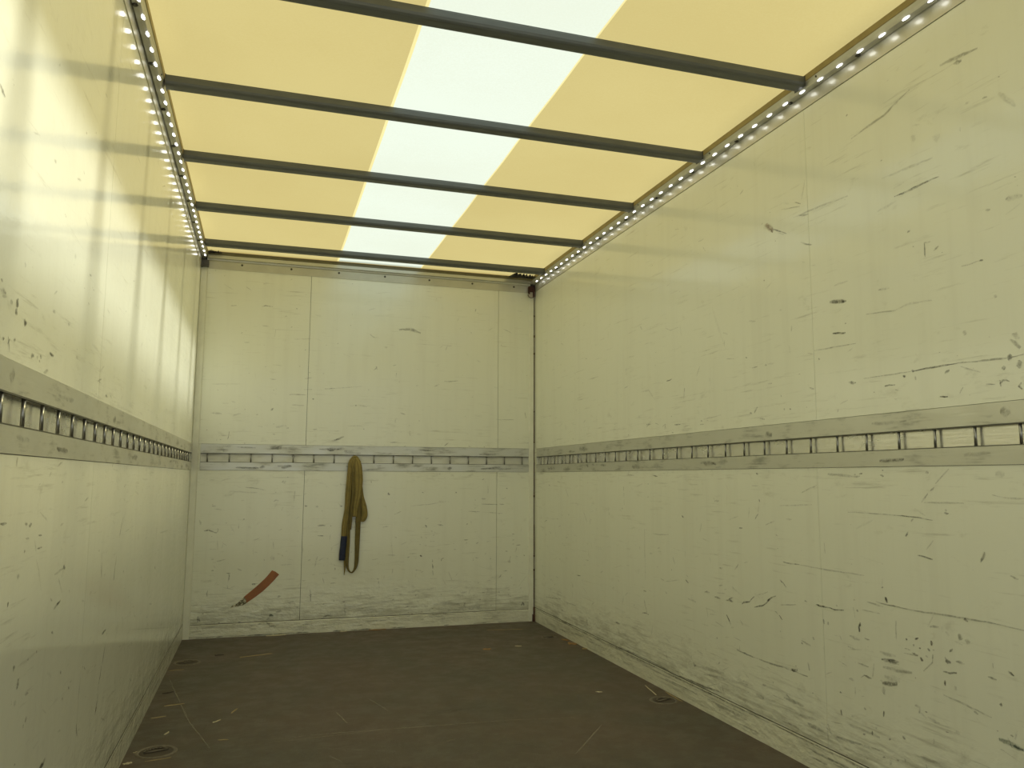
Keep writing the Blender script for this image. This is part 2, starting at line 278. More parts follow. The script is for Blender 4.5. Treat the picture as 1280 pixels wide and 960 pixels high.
MARK_BACK=[([(0.037,2.349),(0.2,2.344)],5,0.7,0),
([(0.209,2.259),(0.246,2.262)],5,0.6,0),
([(0.412,2.265),(0.439,2.275),(0.488,2.27)],5,0.7,0),
([(0.644,2.045),(0.76,2.055)],4,0.35,0),
([(0.723,1.686),(0.778,1.688)],5,0.5,0),
([(0.867,1.697),(0.94,1.703)],6,0.55,0),
([(0.94,1.703),(1.133,1.725)],5,0.3,0),
([(0.503,1.531),(0.521,1.546)],10,0.6,0),
([(0.786,1.625),(0.792,1.617)],9,0.7,0),
([(1.085,1.583),(1.097,1.583)],9,0.8,0),
([(1.051,1.579),(1.08,1.583)],4,0.4,0),
([(0.237,1.377),(0.227,1.324)],6,0.8,0),
([(0.171,1.348),(0.249,1.352)],5,0.35,0),
([(0.038,1.463),(0.049,1.441)],8,0.7,0),
([(0.108,1.503),(0.18,1.497)],12,0.3,0),
([(0.177,1.571),(0.224,1.573)],5,0.35,0),
([(0.923,1.326),(0.962,1.332),(1.012,1.356)],14,0.45,0),
([(0.956,1.338),(0.973,1.338)],8,0.6,0),
([(0.612,1.41),(0.629,1.41)],10,0.4,0),
([(0.793,1.403),(0.821,1.406)],8,0.4,0),
([(1.038,1.434),(1.141,1.439)],5,0.35,0),
([(0.305,2.003),(0.342,2.005)],8,0.2,0),
([(0.504,1.854),(0.564,1.851)],8,0.2,0),
([(0.109,1.702),(0.291,1.709)],8,0.15,0),
([(0.645,1.575),(0.727,1.572)],7,0.35,0),
([(1.393,2.16),(1.471,2.168),(1.556,2.146)],20,0.42,0),
([(1.211,1.846),(1.24,1.871)],6,0.6,0),
([(1.228,1.876),(1.237,1.853)],6,0.6,0),
([(1.351,1.885),(1.375,1.895)],4,0.4,0),
([(1.739,1.787),(1.782,1.786),(1.846,1.795)],4,0.75,0),
([(1.747,2.022),(1.759,2.056),(1.796,2.058)],7,0.3,0),
([(1.782,1.329),(1.749,1.304)],7,0.7,0),
([(2.148,1.508),(2.292,1.512)],6,0.35,0),
([(2.379,1.573),(2.389,1.524)],6,0.55,0),
([(1.346,1.321),(1.393,1.322)],6,0.6,0),
([(1.289,2.022),(1.307,2.023)],16,0.25,0),
([(1.55,1.484),(1.561,1.485)],6,0.4,0),
([(1.486,1.4),(1.492,1.371)],5,0.4,0),
([(1.337,0.957),(1.349,0.94)],12,0.9,0),
([(1.496,0.861),(1.632,0.872),(1.77,0.892)],5,0.3,0),
([(1.838,0.962),(1.848,0.956)],10,0.75,0),
([(1.734,1.109),(1.788,1.109)],4,0.8,0),
([(2.039,0.872),(2.162,0.868)],4,0.75,0),
([(2.177,0.872),(2.215,0.868)],4,0.7,0),
([(2.272,0.867),(2.413,0.87)],5,0.4,0),
([(1.938,0.82),(2.026,0.815)],4,0.7,0),
([(2.04,0.813),(2.203,0.802)],3.5,0.4,0),
([(2.039,0.914),(2.07,0.908)],11,0.4,0),
([(2.231,0.989),(2.243,0.985)],10,0.6,0),
([(1.611,0.722),(1.623,0.716),(1.623,0.704)],6,0.85,0),
([(1.706,0.726),(1.748,0.719)],9,0.5,0),
([(1.924,0.726),(1.936,0.726)],8,0.5,0),
([(1.907,0.611),(1.937,0.611)],5,0.6,0),
([(2.279,0.647),(2.298,0.647)],6,0.7,0),
([(2.282,0.602),(2.298,0.602)],8,0.6,0),
([(2.286,0.573),(2.292,0.572)],8,0.5,0),
([(2.314,0.564),(2.349,0.565)],4,0.7,0),
([(1.579,0.507),(1.594,0.496)],9,0.95,0),
([(1.486,0.493),(1.503,0.498)],6,0.6,0),
([(1.503,0.521),(1.555,0.522)],6,0.3,0),
([(1.672,0.476),(1.673,0.454)],5,0.7,0),
([(1.673,0.445),(1.675,0.408)],6,0.95,0),
([(1.675,0.396),(1.677,0.362)],5,0.8,0),
([(1.737,0.461),(1.74,0.478),(1.757,0.483)],5,0.8,0),
([(1.994,0.48),(2.015,0.476)],6,0.85,0),
([(1.975,0.463),(1.982,0.457)],5,0.6,0),
([(1.829,0.543),(1.847,0.542)],7,0.6,0),
([(1.697,0.545),(1.733,0.544)],4,0.4,0),
([(2.014,0.297),(2.023,0.293)],7,0.9,0),
([(2.249,0.235),(2.262,0.238)],8,0.7,0),
([(2.253,0.206),(2.256,0.2)],6,0.8,0),
([(2.268,0.191),(2.275,0.187)],6,0.7,0),
([(2.354,0.117),(2.366,0.143),(2.376,0.116)],11,0.75,0),
([(1.912,0.136),(1.921,0.159)],13,0.65,0),
([(1.887,0.229),(1.935,0.233)],14,0.3,0),
([(1.382,0.198),(1.399,0.203)],8,0.5,0),
([(1.685,0.157),(1.792,0.158),(1.882,0.143)],22,0.25,0),
([(1.792,0.113),(2.034,0.119)],24,0.28,0),
([(1.527,0.147),(1.644,0.142)],22,0.22,0),
([(1.155,0.263),(1.161,0.241)],5,0.6,0),
([(1.547,0.349),(1.552,0.377)],6,0.4,0),
([(1.496,0.25),(1.701,0.27)],18,0.2,0),
([(2.248,0.455),(2.267,0.431)],16,0.25,0),
([(1.302,0.712),(1.348,0.717)],7,0.3,0),
([(1.214,1.043),(1.214,1.026)],5,0.5,0),
([(0.104,0.706),(0.134,0.71),(0.164,0.697),(0.184,0.691)],7,0.85,0),
([(0.184,0.691),(0.194,0.705),(0.189,0.723)],4,0.6,0),
([(0.156,0.517),(0.176,0.516)],5,0.6,0),
([(0.169,0.495),(0.189,0.495)],5,0.4,0),
([(0.162,0.441),(0.177,0.442)],9,0.75,0),
([(0.175,0.474),(0.186,0.458)],6,0.4,0),
([(0.274,0.421),(0.277,0.402),(0.27,0.363)],6,0.55,0),
([(0.259,0.421),(0.284,0.421)],6,0.6,0),
([(0.267,0.345),(0.271,0.318)],7,0.3,0),
([(0.145,0.312),(0.141,0.292),(0.144,0.273)],6,0.65,0),
([(0.811,0.292),(0.816,0.26),(0.816,0.213)],5,0.85,0),
([(0.804,0.255),(0.825,0.254)],6,0.6,0),
([(0.848,0.73),(0.901,0.729)],10,0.4,0),
([(0.85,0.66),(0.889,0.657)],7,0.75,0),
([(0.948,0.331),(0.986,0.33)],6,0.4,0),
([(0.667,0.207),(0.698,0.221),(0.725,0.22)],8,0.3,0),
([(0.092,0.107),(0.093,0.143),(0.107,0.111)],12,0.7,0),
([(0.217,0.101),(0.233,0.097)],8,0.7,0),
([(0.597,0.247),(0.617,0.257)],8,0.35,0),
([(0.057,0.217),(0.087,0.223)],6,0.4,0),
([(0.895,0.094),(0.933,0.114),(0.971,0.108)],9,0.5,0),
([(0.949,0.124),(0.971,0.112)],6,0.6,0),
([(0.129,0.167),(0.239,0.183)],8,0.25,0),
([(0.357,0.141),(0.513,0.102)],14,0.25,0),
([(0.278,0.207),(0.365,0.209)],10,0.2,0),
([(0.486,0.265),(0.497,0.262)],5,0.6,0),
([(0.55,0.517),(0.555,0.512)],26,0.2,0),
([(0.296,0.254),(0.352,0.257)],5,0.4,0),
([(0.395,0.726),(0.4,0.72)],20,0.12,0),
([(0.351,0.78),(0.359,0.78)],8,0.5,0),
([(0.352,0.997),(0.415,0.992),(0.492,0.975)],7,0.4,0),
([(0.25,0.97),(0.438,0.959)],10,0.2,0),
([(0.546,0.898),(0.561,0.909),(0.577,0.904)],6,0.55,0),
([(0.147,0.871),(0.172,0.871)],7,0.5,0),
([(0.163,0.852),(0.209,0.846)],6,0.3,0),
([(0.756,0.869),(0.773,0.864)],9,0.75,0),
([(0.833,0.863),(0.844,0.858)],14,0.3,0),
([(0.984,0.886),(1.01,0.862)],4,0.5,0),
([(0.996,0.865),(1.015,0.862)],6,0.8,0),
([(0.999,1.025),(1,1.009)],4,0.5,0),
([(0.859,0.735),(0.892,0.729)],7,0.4,0),
([(0.605,1.03),(0.626,1.036)],18,0.2,0),
([(0.542,1.414),(0.612,1.427)],14,0.2,0),
([(0.596,0.258),(0.612,0.262)],4,0.4,0),
([(0.59,0.151),(0.626,0.155)],9,0.4,0),
([(1.214,0.123),(1.299,0.124)],7,0.3,0),
([(1.47,0.139),(1.51,0.154)],9,0.4,0),
([(0.075,0.778),(0.082,0.746)],9,0.3,0),
([(0.04,0.578),(0.047,0.546)],10,0.35,0),
([(0.047,0.752),(0.046,0.567)],4,0.25,0),
([(1.022,1.014),(1.147,0.992)],9,0.12,0),
([(0.089,0.081),(0.095,0.06)],7,0.4,0),
([(0.433,0.048),(0.464,0.046)],9,0.4,0),
([(0.546,0.063),(0.593,0.055)],9,0.5,0),
([(0.764,0.015),(0.785,0.03)],6,0.4,0),
([(1.674,0.085),(1.793,0.085)],12,0.35,0),
([(1.746,0.059),(1.77,0.046)],18,0.3,0),
([(1.973,0.088),(2.052,0.09)],10,0.3,0),
([(0.426,0.347),(0.447,0.338)],12,0.7,1),
([(0.436,0.346),(0.467,0.345)],6,0.5,1),
([(0.544,0.127),(0.559,0.134),(0.575,0.125)],15,0.8,1),
([(0.529,0.101),(0.549,0.116)],8,0.6,1),
([(1.051,0.19),(1.055,0.103)],4,0.8,1),
([(1.046,0.158),(1.05,0.136)],4,0.6,1),
([(0.524,0.096),(0.551,0.063)],10,0.35,1)]
MARK_RIGHT=[([(3.645,1.574),(3.615,1.574),(3.589,1.579)],5,0.8,0),
([(4.15,1.59),(4.125,1.594),(4.1,1.6)],5,0.65,0),
([(3.886,1.361),(3.831,1.36)],6,0.75,0),
([(3.574,1.341),(3.509,1.34)],7,0.65,0),
([(3.943,1.547),(3.848,1.546),(3.776,1.487)],9,0.2,0),
([(3.464,1.518),(3.468,1.495),(3.472,1.467)],6,0.55,0),
([(3.322,1.328),(3.291,1.327)],6,0.7,0),
([(3.319,1.345),(3.304,1.344)],5,0.5,0),
([(2.885,1.35),(2.872,1.362),(2.86,1.372)],8,0.6,0),
([(2.919,1.352),(2.902,1.348)],8,0.5,0),
([(2.846,1.323),(2.813,1.317)],6,0.5,0),
([(3.086,1.612),(3.022,1.603)],4,0.5,0),
([(2.936,1.596),(2.924,1.593)],6,0.7,0),
([(2.891,1.544),(2.851,1.545)],6,0.5,0),
([(2.8,1.542),(2.784,1.543)],7,0.7,0),
([(3.29,1.35),(3.144,1.359)],6,0.25,0),
([(3.646,1.856),(3.596,1.834),(3.513,1.836)],4,0.3,0),
([(4.73,1.85),(4.703,1.843)],5,0.7,0),
([(2.901,1.751),(2.853,1.742)],8,0.25,0),
([(3.701,1.337),(3.666,1.351),(3.676,1.322)],6,0.5,0),
([(3.968,1.415),(3.966,1.406)],4,0.7,0),
([(4.92,2.265),(4.905,2.251)],5,0.4,0),
([(5.265,1.711),(5.169,1.707)],6,0.25,0),
([(3.941,1.919),(3.912,1.895)],9,0.25,0),
([(3.496,1.845),(3.482,1.785)],9,0.12,0),
([(3.106,1.735),(3.067,1.721)],8,0.25,0),
([(3.194,1.874),(3.102,1.683)],14,0.08,0),
([(3.601,1.302),(3.584,1.301)],5,0.5,0),
([(2.239,2.298),(2.154,2.309),(2.078,2.316),(1.962,2.352)],8,0.35,0),
([(1.838,2.371),(1.778,2.363),(1.701,2.355)],12,0.35,0),
([(1.787,2.35),(1.758,2.345)],12,0.5,0),
([(1.696,2.194),(1.68,2.191)],6,0.5,0),
([(1.644,2.183),(1.592,2.122)],12,0.2,0),
([(2.052,2.015),(1.993,2.017),(1.943,2.018),(1.867,2.018)],5,0.75,0),
([(2.021,2.013),(1.937,2.015)],7,0.4,0),
([(2.13,1.988),(2.046,1.999)],8,0.2,0),
([(2.101,2.098),(1.887,2.087)],8,0.2,0),
([(2.006,1.877),(1.993,1.882)],7,0.9,0),
([(1.939,1.825),(1.939,1.801),(1.939,1.777)],4,0.65,0),
([(1.939,1.823),(1.916,1.82)],4,0.6,0),
([(1.806,1.711),(1.772,1.71),(1.739,1.713)],4,0.45,0),
([(1.744,1.712),(1.731,1.712)],7,0.75,0),
([(2.39,1.723),(2.343,1.718),(2.302,1.711)],13,0.8,0),
([(2.38,1.606),(2.347,1.602),(2.314,1.595)],8,0.85,0),
([(2.486,1.557),(2.354,1.553),(2.264,1.55)],4,0.45,0),
([(2.207,1.643),(2.072,1.63)],5,0.35,0),
([(2.072,1.63),(2.02,1.64),(1.923,1.633)],6,0.2,0),
([(2.361,1.782),(2.289,1.783)],6,0.25,0),
([(2.539,1.999),(2.507,1.981),(2.474,1.97)],6,0.55,0),
([(2.708,2.103),(2.667,2.083),(2.626,2.061)],6,0.65,0),
([(2.677,2.079),(2.642,2.062)],4,0.5,0),
([(2.577,2.112),(2.42,2.106),(2.269,2.094)],7,0.25,0),
([(2.564,2.171),(2.53,2.153)],4,0.5,0),
([(2.651,2.17),(2.536,2.145)],5,0.3,0),
([(1.645,1.864),(1.623,1.861),(1.593,1.86)],13,0.35,0),
([(1.712,1.855),(1.696,1.852)],8,0.3,0),
([(2.145,1.715),(2.095,1.711)],7,0.4,0),
([(1.664,1.462),(1.632,1.434)],14,0.35,0),
([(1.656,1.476),(1.632,1.463)],14,0.25,0),
([(2.234,1.42),(2.133,1.419),(2.019,1.418)],4,0.4,0),
([(2.019,1.418),(1.914,1.42),(1.842,1.42)],5,0.75,0),
([(1.842,1.42),(1.751,1.415),(1.668,1.412),(1.624,1.415)],5,0.45,0),
([(2.309,1.415),(2.273,1.411)],9,0.6,0),
([(2.022,1.419),(2.009,1.417)],9,0.6,0),
([(1.671,1.41),(1.665,1.416)],14,0.75,0),
([(1.693,1.386),(1.683,1.385)],10,0.7,0),
([(1.639,1.401),(1.636,1.378)],14,0.45,0),
([(1.891,1.397),(1.873,1.402)],8,0.6,0),
([(2.139,1.382),(2.118,1.384),(2.093,1.382)],5,0.8,0),
([(2.094,1.366),(2.08,1.362)],5,0.6,0),
([(1.915,1.325),(1.885,1.322)],5,0.85,0),
([(2.055,1.406),(2.049,1.404)],9,0.9,0),
([(2.007,1.401),(2.005,1.388)],6,0.4,0),
([(1.704,1.341),(1.693,1.352),(1.673,1.346)],6,0.6,0),
([(1.703,1.353),(1.702,1.334)],6,0.4,0),
([(1.637,1.338),(1.645,1.328),(1.636,1.32)],6,0.7,0),
([(1.748,1.346),(1.72,1.342)],4,0.5,0),
([(1.841,1.328),(1.828,1.346)],5,0.45,0),
([(2.523,1.418),(2.495,1.412)],6,0.35,0),
([(2.524,1.552),(2.496,1.547)],6,0.3,0),
([(2.683,1.35),(2.678,1.347)],7,0.6,0),
([(2.648,1.348),(2.638,1.345)],6,0.6,0),
([(2.7,1.41),(2.696,1.4)],5,0.4,0),
([(2.465,1.524),(2.456,1.52)],5,0.6,0),
([(2.374,1.313),(2.369,1.322)],6,0.5,0),
([(2.783,1.462),(2.756,1.462)],6,0.4,0),
([(2.778,1.546),(2.735,1.543)],8,0.25,0),
([(2.359,1.341),(2.317,1.352)],5,0.2,0),
([(1.815,1.511),(1.805,1.505)],12,0.3,0),
([(1.702,1.597),(1.695,1.593)],9,0.3,0),
([(2.306,1.525),(2.281,1.535)],5,0.3,0),
([(1.964,2.186),(1.955,2.177)],20,0.15,0),
([(1.876,2.146),(1.863,2.146)],24,0.12,0),
([(2.44,1.089),(2.376,1.084),(2.311,1.081)],9,0.35,0),
([(2.311,1.079),(2.276,1.081)],9,0.5,0),
([(2.303,1.084),(2.295,1.087)],6,0.7,0),
([(2.279,1.088),(2.263,1.09)],6,0.7,0),
([(2.181,1.085),(2.164,1.081)],6,0.85,0),
([(2.169,1.1),(2.166,1.1)],5,0.6,0),
([(1.988,1.092),(1.975,1.092)],8,0.6,0),
([(2.01,0.998),(1.983,1.026)],5,0.4,0),
([(1.973,1.034),(1.957,1.047)],5,0.7,0),
([(1.95,1.057),(1.898,1.103)],6,0.35,0),
([(2.594,1.017),(2.546,1.033),(2.504,1.048)],6,0.35,0),
([(2.732,0.963),(2.536,0.973)],5,0.3,0),
([(1.754,1.027),(1.704,1.019),(1.655,1.02)],5,0.3,0),
([(2.001,0.998),(1.851,1.001)],5,0.25,0),
([(1.739,1.086),(1.709,1.086)],16,0.2,0),
([(2.344,0.954),(2.227,0.954),(2.113,0.953),(2.027,0.95)],3.5,0.45,0),
([(2.113,0.953),(2.02,0.95),(1.97,0.944)],4,0.6,0),
([(1.926,0.968),(1.908,0.968)],8,0.6,0),
([(2.083,0.888),(2.072,0.902)],7,0.8,0),
([(2.057,0.936),(2.046,0.946)],6,0.35,0),
([(2.038,0.831),(2.013,0.829),(1.979,0.824)],6,0.65,0),
([(2.002,0.852),(1.972,0.882)],5,0.25,0),
([(1.806,0.833),(1.797,0.847),(1.791,0.864)],8,0.55,0),
([(2.724,0.741),(2.679,0.739),(2.621,0.741)],5,0.7,0),
([(2.621,0.741),(2.506,0.738),(2.399,0.739),(2.279,0.741)],5,0.35,0),
([(2.749,0.668),(2.729,0.658),(2.709,0.645)],6,0.65,0),
([(2.536,0.604),(2.514,0.602),(2.47,0.604)],6,0.9,0),
([(2.47,0.604),(2.437,0.601),(2.387,0.606)],5,0.9,0),
([(2.6,0.608),(2.586,0.607)],5,0.8,0),
([(2.749,0.571),(2.654,0.585)],4,0.5,0),
([(2.833,0.574),(2.811,0.59),(2.779,0.601)],7,0.6,0),
([(2.188,0.679),(2.181,0.672),(2.175,0.665)],9,0.85,0),
([(2.229,0.66),(2.179,0.657),(2.123,0.658)],5,0.5,0),
([(2.179,0.657),(2.051,0.656),(1.919,0.663),(1.795,0.666),(1.683,0.664)],5,0.45,0),
([(1.877,0.662),(1.863,0.656)],8,0.75,0),
([(2.336,0.65),(2.328,0.651)],6,0.7,0),
([(2.322,0.616),(2.315,0.615)],7,0.7,0),
([(2.295,0.623),(2.213,0.623)],4,0.3,0),
([(1.982,0.665),(2.013,0.616)],5,0.25,0),
([(2.144,0.611),(2.145,0.55)],6,0.35,0),
([(2.307,0.578),(2.314,0.561),(2.312,0.545)],9,0.8,0),
([(2.499,0.557),(2.492,0.541)],9,0.5,0),
([(2.474,0.552),(2.47,0.542)],7,0.5,0),
([(2.787,0.54),(2.767,0.531)],5,0.5,0),
([(2.762,0.528),(2.742,0.513)],5,0.9,0),
([(2.839,0.57),(2.822,0.585)],8,0.7,0),
([(2.29,0.528),(2.267,0.527)],5,0.4,0),
([(2.083,0.522),(2.058,0.52)],6,0.9,0),
([(2.052,0.514),(2.039,0.507)],8,0.9,0),
([(2.067,0.565),(2.054,0.575)],6,0.9,0),
([(2.105,0.561),(2.1,0.561)],6,0.9,0),
([(2.003,0.575),(2.003,0.56)],9,0.85,0),
([(2.018,0.548),(2.009,0.545)],9,0.9,0),
([(1.999,0.549),(1.993,0.548)],5,0.7,0),
([(2.075,0.549),(2.073,0.547)],5,0.8,0),
([(2.053,0.543),(2.046,0.543)],5,0.8,0),
([(2.029,0.524),(2.02,0.523)],6,0.8,0),
([(2.112,0.531),(2.089,0.529)],5,0.4,0),
([(2,0.535),(2.002,0.51),(2.039,0.476)],5,0.4,0),
([(2.216,0.474),(2.181,0.479),(2.139,0.481)],10,0.85,0),
([(2.206,0.469),(2.14,0.476)],9,0.4,0),
([(2.211,0.452),(2.155,0.452),(2.087,0.462)],12,0.3,0),
([(2.222,0.496),(2.152,0.498)],12,0.25,0),
([(2.218,0.399),(2.186,0.402),(2.151,0.41)],14,0.6,0),
([(2.206,0.42),(2.14,0.421)],20,0.2,0),
([(2.215,0.387),(2.213,0.362)],14,0.25,0),
([(1.953,0.523),(1.933,0.526)],10,0.65,0),
([(1.955,0.537),(1.945,0.518)],6,0.5,0),
([(1.964,0.493),(1.938,0.492),(1.914,0.5)],7,0.65,0),
([(1.915,0.532),(1.884,0.532)],7,0.4,0),
([(1.936,0.555),(1.924,0.567)],6,0.5,0),
([(1.96,0.468),(1.958,0.452)],9,0.75,0),
([(1.926,0.458),(1.918,0.448)],9,0.4,0),
([(1.898,0.609),(1.89,0.604)],15,0.45,0),
([(1.873,0.6),(1.865,0.597)],14,0.3,0),
([(1.741,0.544),(1.732,0.539),(1.722,0.535)],6,0.7,0),
([(1.807,0.513),(1.779,0.511)],6,0.45,0),
([(1.774,0.447),(1.766,0.445)],8,0.7,0),
([(1.861,0.405),(1.848,0.399)],8,0.7,0),
([(1.969,0.424),(1.895,0.415),(1.803,0.403)],6,0.3,0),
([(2.693,0.331),(2.659,0.341)],12,0.65,0),
([(2.629,0.446),(2.62,0.445)],7,0.9,0),
([(2.562,0.482),(2.554,0.472)],7,0.6,0),
([(2.628,0.455),(2.573,0.448)],8,0.35,0),
([(2.426,0.315),(2.418,0.316)],6,0.8,0),
([(2.302,0.403),(2.265,0.401)],7,0.55,0),
([(2.374,0.484),(2.335,0.481)],8,0.4,0),
([(2.374,0.376),(2.35,0.373)],9,0.4,0),
([(2.426,0.256),(2.419,0.239)],8,0.7,0),
([(2.217,0.308),(2.218,0.29)],6,0.95,0),
([(2.274,0.229),(2.275,0.214)],6,0.85,0),
([(2.257,0.245),(2.254,0.241)],5,0.5,0),
([(2.082,0.361),(2.063,0.362),(2.064,0.342)],9,0.45,0),
([(2.142,0.249),(2.129,0.248)],9,0.5,0),
([(2.199,0.159),(2.197,0.145)],10,0.6,0),
([(2.137,0.185),(2.131,0.175)],9,0.6,0),
([(1.745,0.373),(1.738,0.371)],7,0.7,0),
([(2.364,0.522),(2.313,0.518)],9,0.3,0),
([(2.309,0.293),(2.298,0.291)],7,0.4,0),
([(2.033,0.339),(1.988,0.335)],9,0.35,0),
([(1.93,0.329),(1.916,0.324)],9,0.35,0),
([(2.457,0.155),(2.337,0.167),(2.244,0.175)],9,0.35,0),
([(2.61,0.155),(2.521,0.155)],14,0.4,0),
([(2.655,0.177),(2.563,0.183)],12,0.3,0),
([(2.497,0.187),(2.478,0.151)],9,0.3,0),
([(2.073,0.212),(1.997,0.214)],9,0.3,0),
([(2.392,0.217),(2.241,0.217)],10,0.25,0),
([(2.75,0.214),(2.629,0.216)],14,0.35,0),
([(4.18,1.022),(4.177,0.995)],5,0.85,0),
([(4.175,0.986),(4.176,0.958)],4,0.9,0),
([(4.176,0.949),(4.172,0.917)],4,0.5,0),
([(4.388,0.896),(4.389,0.877)],5,0.8,0),
([(4.385,0.867),(4.384,0.848)],4,0.8,0),
([(5.435,1.016),(5.401,1.013)],5,0.8,0),
([(5.522,0.749),(5.47,0.764)],7,0.7,0),
([(5.42,0.686),(5.386,0.671)],6,0.5,0),
([(5.505,0.663),(5.487,0.653)],5,0.5,0),
([(5.272,0.785),(5.24,0.781)],5,0.4,0),
([(3.517,0.887),(3.501,0.879)],9,0.85,0),
([(3.929,1.113),(3.892,1.082)],5,0.6,0),
([(3.812,1.085),(3.764,1.08)],6,0.75,0),
([(4.12,1.091),(4.038,1.086)],8,0.3,0),
([(2.887,1.092),(2.87,1.088)],7,0.7,0),
([(2.919,1.041),(2.873,1.041)],4,0.3,0),
([(2.871,0.985),(2.866,0.972)],6,0.7,0),
([(2.871,0.968),(2.879,0.931)],4,0.35,0),
([(2.879,0.925),(2.903,0.9)],6,0.7,0),
([(3.024,0.856),(2.999,0.858)],6,0.7,0),
([(3.223,0.982),(3.211,0.961)],8,0.25,0),
([(3.923,0.794),(3.925,0.672),(3.921,0.524)],7,0.25,0),
([(3.829,0.777),(3.749,0.777),(3.655,0.785)],5,0.4,0),
([(3.334,0.86),(3.35,0.817)],7,0.3,0),
([(3.618,0.676),(3.595,0.643)],7,0.35,0),
([(4.904,0.435),(4.835,0.44)],5,0.9,0),
([(5.868,0.371),(5.718,0.382)],5,0.6,0),
([(5.405,0.343),(5.372,0.353)],5,0.4,0),
([(3.943,0.42),(3.926,0.385)],8,0.4,0),
([(3.926,0.389),(3.909,0.35)],8,0.6,0),
([(3.965,0.345),(3.927,0.351),(3.89,0.347)],7,0.85,0),
([(3.951,0.466),(3.914,0.466)],9,0.5,0),
([(3.495,0.577),(3.465,0.565)],6,0.7,0),
([(3.698,0.544),(3.55,0.57)],5,0.25,0),
([(3.7,0.491),(3.683,0.486)],8,0.3,0),
([(3.32,0.543),(3.278,0.547)],8,0.85,0),
([(3.238,0.533),(3.188,0.533)],6,0.7,0),
([(3.14,0.531),(3.114,0.536),(3.086,0.532)],9,0.7,0),
([(3.121,0.539),(3.089,0.55)],5,0.6,0),
([(3.019,0.533),(3.004,0.542),(2.963,0.552),(2.927,0.578)],6,0.85,0),
([(2.929,0.534),(2.867,0.55),(2.833,0.571)],5,0.75,0),
([(2.87,0.595),(2.831,0.61)],4,0.4,0),
([(2.909,0.586),(2.87,0.598)],4,0.5,0),
([(3.143,0.468),(3.125,0.452),(3.107,0.431)],6,0.9,0),
([(3.038,0.463),(3.015,0.447)],6,0.4,0),
([(3.196,0.588),(3.169,0.593)],6,0.5,0),
([(3.476,0.491),(3.402,0.487)],9,0.25,0),
([(3.192,0.667),(3.159,0.67)],7,0.4,0),
([(3.457,0.243),(3.455,0.207)],4,0.5,0),
([(3.437,0.2),(3.43,0.186),(3.408,0.191)],9,0.8,0),
([(3.227,0.354),(3.22,0.351)],7,0.6,0),
([(3.332,0.283),(3.319,0.283)],5,0.4,0),
([(3.069,0.333),(3.004,0.33),(2.941,0.327)],6,0.65,0),
([(2.941,0.327),(2.836,0.327),(2.718,0.331),(2.599,0.329)],6,0.5,0),
([(2.693,0.334),(2.679,0.334)],14,0.5,0),
([(2.596,0.382),(2.588,0.354)],9,0.4,0),
([(5.341,0.106),(5.184,0.102)],8,0.5,0),
([(5.184,0.097),(5.065,0.101),(4.979,0.1)],9,0.75,0),
([(5.489,0.214),(5.245,0.232)],7,0.5,0),
([(5.245,0.238),(5.198,0.239)],6,0.7,0),
([(5.093,0.233),(4.921,0.238)],7,0.6,0),
([(5.184,0.171),(5.153,0.166)],9,0.75,0),
([(4.76,0.198),(4.722,0.141)],8,0.4,0),
([(4.315,0.235),(4.25,0.237)],9,0.7,0),
([(4.273,0.201),(4.263,0.176)],8,0.3,0),
([(4.545,0.247),(4.521,0.247)],5,0.8,0),
([(4.814,0.094),(4.723,0.096)],7,0.6,0),
([(4.634,0.093),(4.489,0.097)],8,0.4,0),
([(4.397,0.097),(4.201,0.104),(4.001,0.111)],9,0.55,0),
([(4.202,0.086),(4.002,0.09),(3.819,0.093)],12,0.3,0),
([(4.001,0.111),(3.774,0.11),(3.57,0.099)],7,0.55,0),
([(3.569,0.106),(3.478,0.109),(3.347,0.111),(3.193,0.122)],7,0.65,0),
([(4.193,0.402),(4.215,0.35)],8,0.25,0),
([(3.712,0.191),(3.696,0.167)],10,0.3,0),
([(3.415,0.19),(3.175,0.208)],14,0.25,0),
([(3.345,0.169),(3.145,0.188),(2.993,0.204)],12,0.28,0),
([(3.191,0.156),(3.18,0.125)],9,0.5,0),
([(2.937,0.179),(2.882,0.181)],14,0.35,0),
([(3.248,0.059),(3.12,0.063)],12,0.4,0),
([(3.139,0.061),(3.001,0.063)],14,0.35,0),
([(2.999,0.099),(2.807,0.105)],7,0.5,0),
([(2.73,0.126),(2.658,0.121)],9,0.5,0),
([(5.216,0.038),(4.788,0.064)],14,0.3,0),
([(4.723,0.057),(4.421,0.06)],12,0.35,0),
([(5.754,0.106),(5.373,0.12)],12,0.25,0),
([(1.784,0.35),(1.752,0.349),(1.709,0.346)],14,0.55,1),
([(1.752,0.347),(1.709,0.344)],8,0.7,1),
([(2.767,2.142),(2.735,2.121),(2.708,2.099)],20,0.55,2),
([(2.729,2.113),(2.714,2.091)],10,0.6,2)]
